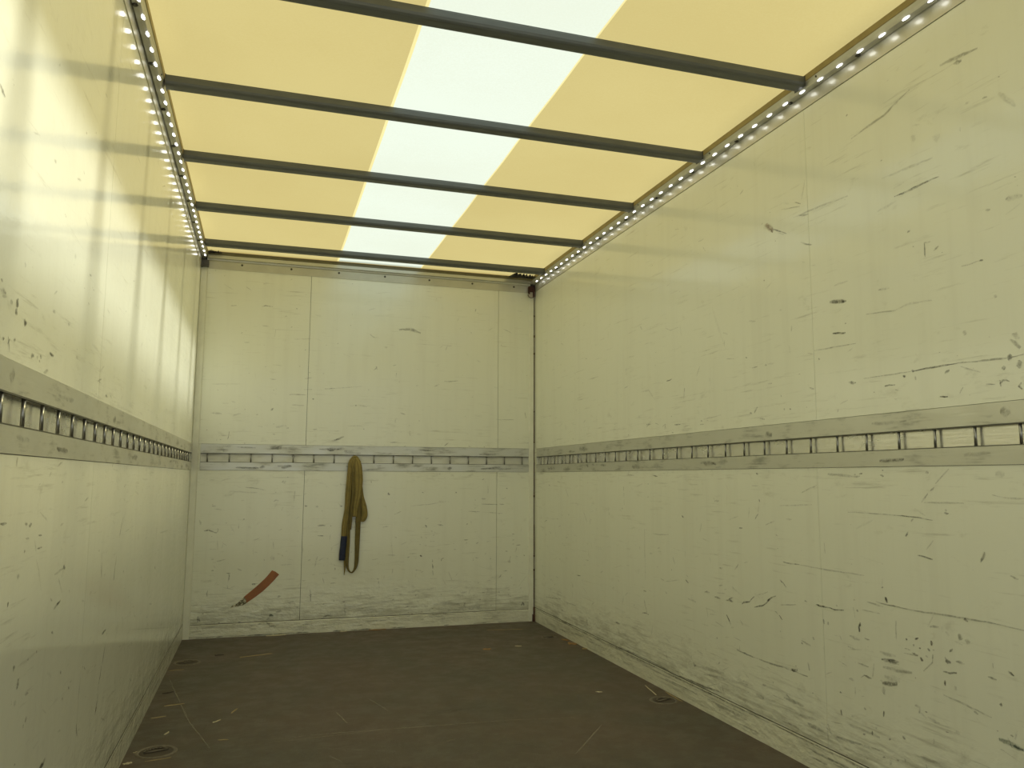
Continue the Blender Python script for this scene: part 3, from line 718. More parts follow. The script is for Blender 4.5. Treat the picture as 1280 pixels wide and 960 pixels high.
MARK_LEFT=[([(1.832,1.32),(1.845,1.317)],10,0.7,0),
([(1.877,1.322),(1.884,1.319)],8,0.6,0),
([(1.901,1.329),(1.912,1.323)],8,0.7,0),
([(1.977,1.345),(2.012,1.344)],9,0.85,0),
([(2.518,1.346),(2.568,1.354)],8,0.6,0),
([(2.541,1.345),(2.554,1.344)],6,0.4,0),
([(2.644,1.315),(2.677,1.314)],8,0.55,0),
([(2.726,1.326),(2.744,1.315)],6,0.5,0),
([(2.899,1.378),(2.915,1.347)],5,0.25,0),
([(2.23,1.375),(2.25,1.372)],9,0.25,0),
([(2.293,1.293),(2.312,1.292)],8,0.6,0),
([(1.936,1.297),(1.974,1.305)],8,0.3,0),
([(1.675,1.317),(1.687,1.328)],6,0.6,0),
([(1.711,1.332),(1.722,1.329)],7,0.6,0),
([(1.676,1.332),(1.69,1.304)],5,0.5,0),
([(1.719,1.409),(1.714,1.398)],15,0.85,0),
([(1.673,1.398),(1.684,1.397)],11,0.6,0),
([(1.709,1.386),(1.717,1.385)],12,0.85,0),
([(1.771,1.378),(1.78,1.374)],14,0.95,0),
([(1.609,1.406),(1.642,1.407)],10,0.55,0),
([(1.621,1.397),(1.648,1.4)],7,0.4,0),
([(1.977,1.442),(1.999,1.441)],9,0.5,0),
([(1.889,1.416),(1.917,1.409)],10,0.15,0),
([(2.124,1.441),(2.141,1.44)],9,0.5,0),
([(1.844,1.322),(1.854,1.318)],8,0.6,0),
([(1.644,1.324),(1.654,1.322)],8,0.6,0),
([(2.321,1.61),(2.342,1.612)],8,0.6,0),
([(1.898,1.764),(1.912,1.765)],10,0.6,0),
([(2.116,1.804),(2.15,1.811)],5,0.5,0),
([(2.14,1.613),(2.157,1.614)],12,0.2,0),
([(3.612,2.326),(3.687,2.355)],4,0.5,0),
([(1.671,1.293),(1.681,1.292)],8,0.5,0),
([(1.52,1.755),(1.55,1.745)],8,0.6,0),
([(1.744,1.489),(1.75,1.487)],9,0.3,0),
([(3.352,1.706),(3.377,1.701)],8,0.35,0),
([(3.815,1.699),(3.817,1.696)],7,0.3,0),
([(2.41,1.435),(2.489,1.432)],9,0.15,0),
([(3.113,0.927),(3.089,0.903),(3.056,0.859)],5,0.6,0),
([(3.077,0.89),(3.062,0.864)],5,0.4,0),
([(3.023,0.799),(3.011,0.765)],5,0.7,0),
([(3.008,0.766),(2.997,0.722)],8,0.9,0),
([(2.745,0.847),(2.758,0.802)],4,0.45,0),
([(2.758,0.802),(2.772,0.756)],9,0.55,0),
([(2.948,0.671),(2.958,0.636)],5,0.6,0),
([(3.231,0.562),(3.247,0.52)],5,0.6,0),
([(3.364,0.543),(3.348,0.51)],5,0.35,0),
([(2.904,0.576),(2.838,0.573)],7,0.75,0),
([(2.921,0.565),(2.926,0.551)],4,0.5,0),
([(2.908,0.524),(2.891,0.495),(2.878,0.473)],8,0.7,0),
([(2.866,0.471),(2.856,0.441),(2.837,0.421)],7,0.85,0),
([(2.833,0.415),(2.832,0.362)],5,0.65,0),
([(2.827,0.376),(2.813,0.344)],8,0.6,0),
([(2.251,0.847),(2.27,0.838)],10,0.9,0),
([(2.166,0.836),(2.261,0.841)],6,0.3,0),
([(2.247,0.763),(2.212,0.758),(2.182,0.754)],7,0.85,0),
([(2.144,0.783),(2.161,0.775)],5,0.5,0),
([(1.807,0.824),(1.804,0.817)],8,0.75,0),
([(1.883,0.972),(1.901,0.969)],7,0.6,0),
([(1.913,0.967),(1.934,0.969)],7,0.75,0),
([(1.996,0.941),(2.023,0.938)],4,0.8,0),
([(1.991,0.912),(2.03,0.912)],4,0.7,0),
([(1.891,0.917),(1.898,0.913)],7,0.6,0),
([(1.897,0.941),(1.921,0.939)],4,0.5,0),
([(1.718,0.981),(1.757,0.979)],5,0.7,0),
([(1.853,0.869),(1.871,0.866)],9,0.3,0),
([(1.966,0.933),(1.986,0.905)],5,0.25,0),
([(1.991,0.888),(2.017,0.864),(2.051,0.814)],5,0.2,0),
([(1.922,0.653),(1.919,0.643),(1.913,0.633)],13,0.9,0),
([(1.875,0.686),(1.887,0.68)],9,0.6,0),
([(2.401,0.518),(2.417,0.511)],9,0.7,0),
([(2.175,0.701),(2.192,0.694)],6,0.8,0),
([(2.007,0.553),(1.997,0.544)],10,0.6,0),
([(1.985,0.544),(1.981,0.537)],7,0.4,0),
([(2.201,0.403),(2.181,0.399),(2.153,0.399)],11,0.95,0),
([(1.981,0.605),(2.006,0.603)],6,0.4,0),
([(2.296,0.583),(2.306,0.575)],9,0.5,0),
([(2.335,0.507),(2.345,0.501)],9,0.5,0),
([(1.9,0.611),(1.912,0.605)],12,0.3,0),
([(2.535,0.387),(2.557,0.347)],9,0.6,0),
([(2.593,0.529),(2.608,0.517)],6,0.6,0),
([(4.084,0.651),(4.119,0.636)],9,0.6,0),
([(2.937,0.36),(2.928,0.344)],5,0.7,0),
([(4.229,0.796),(4.575,0.786)],7,0.3,0),
([(3.446,0.478),(5.062,0.202)],3,0.3,0),
([(1.79,1.089),(1.796,1.107)],12,0.35,0),
([(3.091,1.034),(3.123,1.04)],7,0.4,0),
([(3.375,1.019),(3.388,1.037)],5,0.4,0),
([(2.331,0.779),(2.343,0.769)],6,0.3,0),
([(2.909,0.926),(2.945,0.909)],4,0.3,0),
([(1.995,0.991),(2.07,0.966)],5,0.2,0),
([(2.048,1.069),(2.067,1.08)],5,0.35,0),
([(2.122,1.095),(2.167,1.104)],5,0.4,0),
([(2.827,0.356),(2.813,0.344),(2.81,0.335)],10,0.85,2)]
MARK_FLOOR=[([(0.423,3.463),(1.003,3.509),(1.567,3.479),(1.853,3.43)],5,0.9,3),
([(0.609,3.519),(1.005,3.519)],6,0.6,3),
([(0.83,3.825),(0.862,3.643)],6,0.8,3),
([(0.498,3.74),(0.539,3.887)],5,0.4,3),
([(1.678,2.998),(1.922,3.301)],6,0.6,3),
([(0.998,4.008),(1.062,3.782)],5,0.5,3),
([(0.039,4.658),(0.194,3.891),(0.308,3.478)],7,0.5,3),
([(1.718,4.248),(1.964,3.919)],5,0.24,3),
([(0.712,3.357),(1.023,3.215)],6,0.24,3),
([(1.141,4.455),(1.172,4.237)],6,0.4,3),
([(1.431,4.159),(1.642,3.716)],5,0.2,3),
([(2.491,5.296),(2.467,4.118)],5,0.16,3),
([(0.436,5.312),(0.589,5.315)],14,0.35,0),
([(0.589,4.77),(0.711,5.091)],12,0.3,0),
([(0.609,5.121),(0.693,5.097)],9,0.25,0),
([(0.237,5.277),(0.289,5.25)],12,0.6,0),
([(0.009,4.55),(0.048,4.538)],8,0.6,0),
([(1.391,4.846),(1.789,4.843)],40,0.2,0),
([(0.328,4.252),(0.515,4.226)],25,0.25,0),
([(0.89,4.95),(0.908,4.944)],9,0.6,0),
([(1.787,2.938),(1.867,2.824)],40,0.15,0),
([(1.472,3.177),(1.611,3.086)],30,0.15,0)]


def add_marks(bm, marks, place, base_mi, seed, clip=None, push=0.0006):
    """scuffs that belong to the panel's surface: ragged strokes a fraction of a millimetre proud of it"""
    rnd = random.Random(seed); uvl = bm.loops.layers.uv.verify(); pw = bm.faces.layers.float.get('power_f') or bm.faces.layers.float.new('power_f')
    for pts, wd, s, kind in marks:
        w = wd * 0.001 * 1.15; P = [Vector(p) for p in pts]
        if len(P) == 2 and (P[1] - P[0]).length < w:            # dots: lengthen a little
            c = (P[0] + P[1]) / 2; d = (P[1] - P[0]); d = d.normalized() if d.length > 1e-6 else Vector((1, 0)); P = [c - d * w * 0.55, c + d * w * 0.55]
        fine = []
        for a, b in zip(P[:-1], P[1:]):
            n = max(2, min(14, int((b - a).length / 0.02)))
            for i in range(n): fine.append(a.lerp(b, i / n))
        fine.append(P[-1]); L = []
        for i, p in enumerate(fine):
            d = (fine[min(i + 1, len(fine) - 1)] - fine[max(i - 1, 0)]); d = d.normalized() if d.length > 1e-9 else Vector((1, 0))
            nrm = Vector((-d.y, d.x)); t = i / (len(fine) - 1); tw = (0.35 + 0.65 * math.sin(math.pi * min(max(t, 0.04), 0.96)) ** 0.6) * rnd.uniform(0.7, 1.2)
            j = nrm * rnd.uniform(-0.15, 0.15) * w
            L.append((p + j + nrm * w * tw * 0.7, p + j - nrm * w * tw * 0.7))
        if clip and any(not clip(q) for pr in L for q in pr): continue
        V = [(bm.verts.new(place(a, push)), bm.verts.new(place(b, push))) for a, b in L]
        for i in range(len(V) - 1):
            f = bm.faces.new((V[i][0], V[i][1], V[i + 1][1], V[i + 1][0])); f.material_index = base_mi + kind; f[pw] = s * 0.88
            for lp, q in zip(f.loops, ((i, 0), (i, 1), (i + 1, 1), (i + 1, 0))): lp[uvl].uv = (q[0] / len(V), q[1])
def finish_marks(o):
    me = o.data; src = me.attributes.get('power_f')
    at = me.attributes.new('power', 'FLOAT', 'FACE')
    if src is not None:
        v = np.zeros(len(me.polygons), 'f'); src.data.foreach_get('value', v); at.data.foreach_set('value', v)

def random_marks(seed, u0, u1, n, z_top=2.45):
    rnd = random.Random(seed); out = []
    for _ in range(n):
        z = abs(rnd.gauss(0, 0.42)) + 0.1 if rnd.random() < 0.62 else rnd.uniform(0.1, z_top)
        if 1.095 < z < 1.31 or z > z_top: continue
        u = rnd.uniform(u0, u1); a = rnd.gauss(0, 0.35) if rnd.random() < 0.75 else rnd.gauss(1.5, 0.25); l = abs(rnd.gauss(0, 0.035)) + 0.006
        p, q = (u - l / 2 * math.cos(a), z - l / 2 * math.sin(a)), (u + l / 2 * math.cos(a), z + l / 2 * math.sin(a))
        if 1.10 < q[1] < 1.30 or q[1] < 0.1 or p[1] < 0.1 or 1.10 < p[1] < 1.30 or q[1] > z_top: continue
        out.append(((p, q), rnd.uniform(3, 8), rnd.uniform(0.08, 0.42), 0))
    return out

# ------------------------------------------------------------------ setting: ground, floor, walls
RZ0, RZ1 = 1.113, 1.290
bm = bmesh.new(); box(bm, -14, 16, -30, YB - 0.02, -1.15, -1.05); struct('ground', bm, M['ground'])
bm = bmesh.new(); box(bm, -0.03, W + 0.03, YB, D + 0.05, -0.05, 0.0)
add_marks(bm, MARK_FLOOR, lambda p, h: (p.x, p.y, h), 1, 3)
rnd = random.Random(77); fm = []
for _ in range(230):
    x = rnd.uniform(0.05, 2.4) if rnd.random() < 0.6 else rnd.choice((abs(rnd.gauss(0, 0.12)) + 0.03, 2.43 - abs(rnd.gauss(0, 0.12)))); y = rnd.uniform(2.2, 5.7); a = rnd.uniform(0, 3.14); l = rnd.choice((0.006, 0.01, 0.02, 0.05, 0.12))
    fm.append((((x, y), (x + l * math.cos(a), y + l * math.sin(a))), rnd.uniform(2, 5), rnd.uniform(0.15, 0.5), 3))
for _ in range(40):
    x = rnd.uniform(0.05, 2.35); y = rnd.uniform(2.5, 5.7); a = rnd.gauss(0, 0.3); l = rnd.uniform(0.05, 0.4)
    fm.append((((x, y), (x + l * math.cos(a), y + l * math.sin(a))), rnd.uniform(6, 25), rnd.uniform(0.1, 0.3), 0))
add_marks(bm, fm, lambda p, h: (p.x, p.y, h), 1, 4, clip=lambda q: 0.01 < q.x < W - 0.01)
o = struct('floor', bm, [M['floor'], M['mark'], M['mark_g'], M['mark_b'], M['mark_l']]); finish_marks(o)

def wall_side(name, sgn, seam_up, seam_lo, marks, mat, seed):
    x0 = 0.0 if sgn < 0 else W
    bm = bmesh.new(); T = 0.028 * sgn; back = 0.05 * sgn
    def bx(y0, y1, z0, z1, a, b, mi=0): box(bm, min(x0 + a, x0 + b), max(x0 + a, x0 + b), y0, y1, z0, z1, mi)
    g = 0.0007
    for z0, z1, ys in ((0.0, RZ0 - 0.0012, seam_lo), (RZ1 + 0.0016, HW - 0.0016, seam_up)):
        cuts = [YB] + sorted(ys) + [D]
        for i in range(len(cuts) - 1): bx(cuts[i] + (g if i else 0), cuts[i + 1] - (g if i < len(cuts) - 2 else 0), z0, z1, 0, T)
    bx(5.742 if sgn < 0 else 5.702, D, RZ0 - 0.001, RZ1 + 0.0014, 0, T)
    bx(YB, D + 0.05, 0.0, 2.66, T * 1.01, back, 5)      # outer skin behind the panels
    def place(p, h): return (x0 - sgn * h, p.x, p.y)
    def clip(q): return (0.0 < q.y < HW - 0.003) and not (RZ0 - 0.002 < q.y < RZ1 + 0.002) and q.x < D - 0.01
    def onkick(q): return q.y < 0.105
    add_marks(bm, marks, lambda p, h: place(p, h + (0.0042 if p.y < 0.11 else 0)), 1, seed, clip)
    add_marks(bm, random_marks(seed, 0.9, D - 0.1, 330), place, 1, seed + 1, clip)
    o = struct(name, bm, [mat, M['mark'], M['mark_g'], M['mark_b'], M['mark_l'], M['gap']]); finish_marks(o)
wall_side('wall_left', -1, [0.10, 2.545], [0.10, 2.545], MARK_LEFT, M['wall_left'], 11)
wall_side('wall_right', 1, [0.10, 2.49], [0.10, 2.50], MARK_RIGHT, M['wall_right'], 23)

bm = bmesh.new()
for z0, z1, xs in ((0.0, RZ0 - 0.0016, [0.747, 2.157]), (RZ1 + 0.0016, HW, [0.749, 2.163])):
    cuts = [0.0] + xs + [W]
    for i in range(3): box(bm, cuts[i] + (0.0013 if i else 0), cuts[i + 1] - (0.0013 if i < 2 else 0), D, D + 0.028, z0, z1)
for a_, b_ in ((0.0, 0.0575), (2.4115, W)): box(bm, a_, b_, D, D + 0.028, RZ0 - 0.0014, RZ1 + 0.0014)
box(bm, -0.03, W + 0.03, D + 0.0285, D + 0.05, 0, 2.66, 5)
def place_b(p, h): return (p.x, D - h, p.y)
clip_b = lambda q: 0.0 < q.y < HW - 0.02 and not (RZ0 - 0.002 < q.y < RZ1 + 0.002) and 0.045 < q.x < W - 0.05
add_marks(bm, MARK_BACK, lambda p, h: place_b(p, h + (0.0042 if p.y < 0.10 else 0)), 1, 31, clip_b)
add_marks(bm, random_marks(37, 0.08, W - 0.08, 300), place_b, 1, 33, clip_b)
o = struct('wall_front', bm, [M['wall_back'], M['mark'], M['mark_g'], M['mark_b'], M['mark_l'], M['gap']]); finish_marks(o)

# kick plates (baseboards)
for name, sgn in (('baseboard_left', -1), ('baseboard_right', 1)):
    bm = bmesh.new(); x0 = 0.0 if sgn < 0 else W
    prof = [(0, 0), (0.0022, 0), (0.0022, 0.0995), (0.0016, 0.1), (0, 0.1)]
    extrude(bm, prof, YB, D - 0.006, lambda p, t: (x0 - sgn * p[0], t, p[1]))
    rnd = random.Random(5 if sgn < 0 else 6); mk = []
    for _ in range(150):
        y = rnd.uniform(1.5, 5.6); l = rnd.uniform(0.03, 0.35); z = rnd.choice((0.1, 0.095, rnd.uniform(0.02, 0.09))) - 0.003
        z = min(z, 0.093); mk.append((((y, z), (y + l, min(0.094, z + rnd.uniform(-0.004, 0.004)))), rnd.uniform(3, 8), rnd.uniform(0.15, 0.55), 0))
    add_marks(bm, mk, lambda p, h: (x0 - sgn * (0.0022 + h), p.x, p.y), 1, 8, clip=lambda q: 0.001 < q.y < 0.0995 and q.x < D - 0.02)
    extrude(bm, [(0, 0.1002), (0.0018, 0.1002), (0.0014, 0.1028), (0, 0.1032)], YB, D - 0.012, lambda p, t: (x0 - sgn * p[0], t, p[1]), 2)
    o = struct(name, bm, [M['kick'], M['mark'], M['gap']]); finish_marks(o)
bm = bmesh.new()
extrude(bm, [(0, 0), (0.004, 0), (0.004, 0.084), (0.0015, 0.088), (0, 0.088)], 0.045, W - 0.048, lambda p, t: (t, D - p[0], p[1]))
extrude(bm, [(0, 0.0882), (0.0012, 0.0882), (0.0012, 0.0915), (0, 0.0915)], 0.045, W - 0.05, lambda p, t: (t, D - p[0], p[1]), 2)
rnd = random.Random(9); mk = []
for _ in range(70):
    x = rnd.uniform(0.06, 2.3); l = rnd.uniform(0.02, 0.16); z = rnd.choice((0.082, rnd.uniform(0.03, 0.08))); mk.append((((x, z), (x + l, z)), rnd.uniform(3, 9), rnd.uniform(0.15, 0.5), 0))
for _ in range(46):   # grime caught along the floor joint
    x = rnd.uniform(0.06, 2.3); l = rnd.uniform(0.03, 0.15); mk.append((((x, 0.006), (x + l, 0.006)), rnd.uniform(5, 9), rnd.uniform(0.5, 0.9), 0))
add_marks(bm, mk, lambda p, h: (p.x, D - 0.004 - h, p.y), 1, 10, clip=lambda q: 0.0003 < q.y < 0.0875 and q.x < W - 0.05)
o = struct('baseboard_front', bm, [M['kick'], M['mark'], M['gap']]); finish_marks(o)

# ------------------------------------------------------------------ roof sheet
def sag(x, y):
    b = ((y - 2.443) / 0.7475) % 1.0
    return -0.004 * math.sin(math.pi * b) ** 2 + 0.0012 * math.sin(x * 5.1 + y * 2.3) * math.sin(math.pi * b)
bm = bmesh.new()
xs = [0.02, 0.041, 0.058] + [0.058 + (0.922 - 0.058) * i / 10 for i in range(1, 11)] + [0.934] + [0.934 + (1.538 - 0.934) * i / 8 for i in range(1, 9)] + [1.545] + \
     [1.545 + (W - 0.058 - 1.545) * i / 10 for i in range(1, 11)] + [W - 0.041, W - 0.02]
ys = [YB + (5.690 - YB) * i / 84 for i in range(85)] + [5.705, D + 0.01]
grid = [[bm.verts.new((x, y, SHEET_Z + (sag(x, y) if 0.05 < x < W - 0.05 and y < 5.69 else 0))) for y in ys] for x in xs]
for i in range(len(xs) - 1):
    for j in range(len(ys) - 1):
        f = bm.faces.new((grid[i][j], grid[i][j + 1], grid[i + 1][j + 1], grid[i + 1][j])); f.smooth = True
        xm = (xs[i] + xs[i + 1]) / 2
        f.material_index = 3 if (xm < 0.041 or xm > W - 0.041 or ys[j] >= 5.705) else 2 if (0.922 < xm < 0.934) else 1 if 0.934 < xm < 1.538 else 2 if (1.538 < xm < 1.545) else 0

struct('ceiling', bm, [M['ochre'], M['clear'], M['seam'], M['hem']])

# ------------------------------------------------------------------ roof edge profiles, header, corner posts
def bolt_bm(c, ax, r=0.008, h=0.005):
    bm = bmesh.new(); c = Vector(c); ax = Vector(ax).normalized()
    cyl(bm, c, c + ax * h * 0.35, r * 1.25, 16); cyl(bm, c + ax * h * 0.35, c + ax * h, r, 6, r2=r * 0.85)
    return bm
PR = [(0.003, HW), (0.003, 2.573), (0.0035, 2.590), (0.008, 2.590), (0.008, 2.580), (0.030, 2.5825), (0.041, 2.604), (0.041, 2.626), (-0.03, 2.626), (-0.03, HW)]
for name, sgn in (('trim_1', -1), ('trim_2', 1)):
    x0 = 0.0 if sgn < 0 else W
    bm = bmesh.new(); extrude(bm, PR, YB, D - 0.004, lambda p, t: (x0 - sgn * p[0], t, p[1]))
    tr = struct(name, bm, M['roof_alu'])
    bm = bmesh.new(); extrude(bm, [(0.0412, 2.604), (0.0440, 2.606), (0.0440, 2.629), (0.0412, 2.629)], YB, D - 0.032, lambda p, t: (x0 - sgn * p[0], t, p[1])); obj('gasket', bm, M['gasket'], tr)
    y = 5.30 if sgn < 0 else 5.22
    while y > 0.2:
        obj('bolt', bolt_bm((x0 - sgn * 0.0155, y, 2.581), (0, 0, -1)), M['bolt'], tr); y -= 0.3815
    for by in (5.40, 4.66, 3.91, 3.165, 2.41, 1.66):
        obj('rivet', bolt_bm((x0 - sgn * 0.0375, by - 0.045, 2.597), (-sgn * 0.9, 0, -0.45), 0.0035, 0.002), M['bolt'], tr)
bm = bmesh.new()
extrude(bm, [(0.003, 2.513), (0.003, 2.568), (0.012, 2.572), (0.014, 2.580), (0.022, 2.582), (0.022, 2.622), (-0.02, 2.622), (-0.02, 2.513)], 0.04, W - 0.04, lambda p, t: (t, D - p[0], p[1]))
tr = struct('trim_3', bm, M['roof_alu'])
bm = bmesh.new(); extrude(bm, [(0.0222, 2.582), (0.0300, 2.583), (0.0300, 2.620), (0.0222, 2.620)], 0.045, W - 0.045, lambda p, t: (t, D - p[0], p[1])); obj('lip', bm, M['header_alu'], tr)
bm = bmesh.new(); extrude(bm, [(0.0302, 2.606), (0.0330, 2.607), (0.0330, 2.629), (0.0302, 2.629)], 0.045, W - 0.045, lambda p, t: (t, D - p[0], p[1])); obj('gasket', bm, M['gasket_dark'], tr)
for i in range(7): obj('bolt', bolt_bm((0.27 + 0.336 * i, D - 0.003, 2.553), (0, -1, 0), 0.006, 0.004), M['bolt'], tr)
for name, a, b in (('trim_4', 0.0005, 0.043), ('trim_5', W - 0.048, W - 0.009)):
    bm = bmesh.new(); extrude(bm, [(a, 0), (a, 0.004), (a + 0.003, 0.0065), (b - 0.003, 0.0065), (b, 0.004), (b, 0)], 0.0, 2.513, lambda p, t: (p[0], D - p[1], t))
    tr = struct(name, bm, M['post'])
    sx = W - 0.0065 if b > 1 else 0.0445
    bm = bmesh.new(); rnd = random.Random(4)   # sealant bead in the corner joint, broken in places
    z = 0.0
    while z < 2.50:
        l = rnd.uniform(0.05, 0.25); w = rnd.uniform(0.0015, 0.0035) if b > 1 else 0.0012
        box(bm, sx - w, sx + w, D - 0.006, D - 0.0005, z, min(2.51, z + l)); z += l
        if b > 1 and rnd.random() < 0.6: box(bm, sx - 0.005, sx + 0.0045, D - 0.008, D - 0.0005, z, z + rnd.uniform(0.006, 0.02))
    if b > 1: box(bm, sx - 0.014, sx + 0.005, D - 0.02, D - 0.0005, 0.0, 0.05); box(bm, sx - 0.007, sx + 0.005, D - 0.015, D - 0.0005, 0.05, 0.10)
    obj('sealant', bm, M['rust' if b > 1 else 'kick'], tr)

# ------------------------------------------------------------------ roof bows
ORD = ['the front wall, above the header', 'second from the front wall', 'third from the front wall', 'fourth from the front wall', 'fifth from the front wall, largest and highest in the photo',
       'sixth from the front wall', 'seventh from the front wall', 'eighth from the front wall', 'ninth, at the rear opening']
BOW_Y = [5.395, 4.655, 3.91, 3.165, 2.418, 1.67, 0.92, 0.17, -0.55]
def bow_profile():
    w, zb, zt = 0.062, 2.584, 2.6245
    return [(0.004, zt), (0.004, zt - 0.004), (0.0, zt - 0.007), (0.0, zb + 0.014), (0.004, zb + 0.006), (0.010, zb + 0.001), (0.016, zb), (w - 0.016, zb), (w - 0.010, zb + 0.001), (w - 0.004, zb + 0.006), (w, zb + 0.014), (w, zt - 0.007), (w - 0.004, zt - 0.004), (w - 0.004, zt)]
proto = None
def make_bow():
    t = thing('roof_bow', '', 'roof bow', (0, 0, 0), 'dark roof bows under the sheet')
    bm = bmesh.new(); extrude(bm, [(p[0], p[1]) for p in bow_profile()], 0.0475, W - 0.0475, lambda p, s: (s, p[0], p[1])); obj('crossbar', bm, M['bow'], t)
    for s in (0, 1):
        bm = bmesh.new(); x0, x1 = (0.0445, 0.0475) if s == 0 else (W - 0.0475, W - 0.0445)
        box(bm, x0, x1, -0.001, 0.063, 2.5835, 2.6250)
        obj('end_bracket', bm, M['bow_end'], t)
    return t
proto = make_bow()
for i, y in enumerate(BOW_Y):
    if i == 0: t = proto
    else:
        t = proto.copy(); C.objects.link(t)
        for ch in proto.children:
            c = ch.copy(); C.objects.link(c); c.parent = t
    t.location = (0, y, 0)
    t['label'] = 'dark grey steel roof bow ' + ('nearest the front wall, just before the header' if i == 0 else ORD[i])

# ------------------------------------------------------------------ LED strips
def led_mesh():
    bm = bmesh.new(); bmesh.ops.create_uvsphere(bm, u_segments=10, v_segments=6, radius=1.0)
    for v in bm.verts: v.co = Vector((v.co.x * 0.0080, v.co.y * 0.0150, v.co.z * 0.0038))
    me = bpy.data.meshes.new('led'); bm.to_mesh(me); bm.free(); me.materials.append(M['led'])
    for p in me.polygons: p.use_smooth = True
    return me
LED = led_mesh()
for sgn, ph, lab in ((-1, 2.696, 'row of glowing white LEDs along the top of the left wall'), (1, 1.825, 'row of glowing white LEDs along the top of the right wall')):
    x0 = 0.0 if sgn < 0 else W
    t = thing('led_strip', lab, 'led strip', (x0, 2.5, 2.58), 'LED strips on the roof rails')
    bm = bmesh.new()
    extrude(bm, [(0.0235, -0.001), (0.0235, -0.0005 + 0.0018), (0.0315, 0.0020), (0.0355, 0.0115), (0.0375, 0.0105), (0.0330, 0.0005)], -3.4, 3.2, lambda p, s: (-sgn * p[0], s, p[1] + 0.0002))
    obj('tape', bm, M['tape'], t)
    p = 0.1052; n0 = int((ph - (-0.65)) / p); y = ph - n0 * p
    while y < 5.69:
        o = bpy.data.objects.new('led', LED); C.objects.link(o); o.parent = t; o.location = (-sgn * 0.0300, y - 2.5, -0.0005); o.rotation_euler = (0, sgn * math.radians(-38), 0); y += p

# ------------------------------------------------------------------ lashing rails with rods
RAIL = [(0.003, RZ0), (0.003, 1.1685), (0.0012, 1.1685), (-0.016, 1.1685), (-0.016, 1.2285), (0.0012, 1.2285), (0.003, 1.2285), (0.003, RZ1), (0.0, RZ1), (0.0, 1.2305), (-0.018, 1.2305), (-0.018, 1.1665), (0.0, 1.1665), (0.0, RZ0)]
def rail(label, place, a, b, rods, mats):
    t = thing('lashing_rail', label, 'lashing rail', place((0, RZ0), (a + b) / 2), 'lashing rails round the walls')
    inv = Vector(t.location)
    def pl(p, s): return Vector(place(p, s)) - inv
    bm = bmesh.new(); n = len(RAIL)
    A = [bm.verts.new(pl(p, a)) for p in RAIL]; B = [bm.verts.new(pl(p, b)) for p in RAIL]
    for i in range(n):
        f = bm.faces.new((A[i], A[(i + 1) % n], B[(i + 1) % n], B[i])); f.material_index = 1 if 2 <= i <= 5 and i == 3 else 0
    for za, zb in ((1.1662, 1.1690), (1.2255, 1.2290)):  # added dark strips: inner channel shade painted along both edges
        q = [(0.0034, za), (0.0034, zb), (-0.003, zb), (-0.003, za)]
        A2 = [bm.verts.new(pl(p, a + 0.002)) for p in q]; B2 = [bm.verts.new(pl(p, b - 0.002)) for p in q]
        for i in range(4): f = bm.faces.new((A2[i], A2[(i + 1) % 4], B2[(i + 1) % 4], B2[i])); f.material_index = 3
    # smear marks on the flanges
    bm.faces.new(A[::-1]); bm.faces.new(B)
    rnd = random.Random(int(a * 100) + len(rods)); mk = []
    for _ in range(60):
        s = rnd.uniform(a + 0.05, b - 0.2); l = rnd.uniform(0.02, 0.16); z = rnd.choice((rnd.uniform(1.120, 1.158), rnd.uniform(1.238, 1.280)))
        mk.append((((s, z), (s + l, z + rnd.uniform(-0.008, 0.008))), rnd.uniform(6, 30), rnd.uniform(0.15, 0.6), 0))
    add_marks(bm, mk, lambda p, h: pl((0.003 + h, p.y), p.x), 2, 12, clip=lambda q: (RZ0 + 0.001 < q.y < 1.167 or 1.23 < q.y < RZ1 - 0.001))
    o = obj('rail_profile', bm, [mats[0], mats[1], M['mark'], M['lip']], t); finish_marks(o)  # M['lip'] is the shade painted along the channel edges
    rb = bmesh.new(); cyl(rb, (0, 0, 1.1686 - RZ0), (0, 0, 1.2284 - RZ0), 0.0042, 12); me = bpy.data.meshes.new('rod'); rb.to_mesh(me); rb.free(); me.materials.append(M['rod'])
    for s in rods:
        o = bpy.data.objects.new('rod', me); C.objects.link(o); o.parent = t; q = pl((-0.0035, RZ0), s); o.location = q
    return t
def rng(s, p, lo, hi):
    s -= p * int((s - lo) / p); out = []
    while s < hi: out.append(s); s += p
    return out
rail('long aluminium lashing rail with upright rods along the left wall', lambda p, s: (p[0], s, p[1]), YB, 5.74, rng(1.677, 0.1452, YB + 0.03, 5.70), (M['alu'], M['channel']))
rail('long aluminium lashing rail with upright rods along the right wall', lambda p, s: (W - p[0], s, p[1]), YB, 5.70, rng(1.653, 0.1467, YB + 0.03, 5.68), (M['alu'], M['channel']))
rail('shorter aluminium lashing rail across the front wall, strap hanging from it', lambda p, s: (s, D - p[0], p[1]), 0.058, 2.411, rng(0.102, 0.1411, 0.07, 2.40), (M['alu_b'], M['channel_b']))

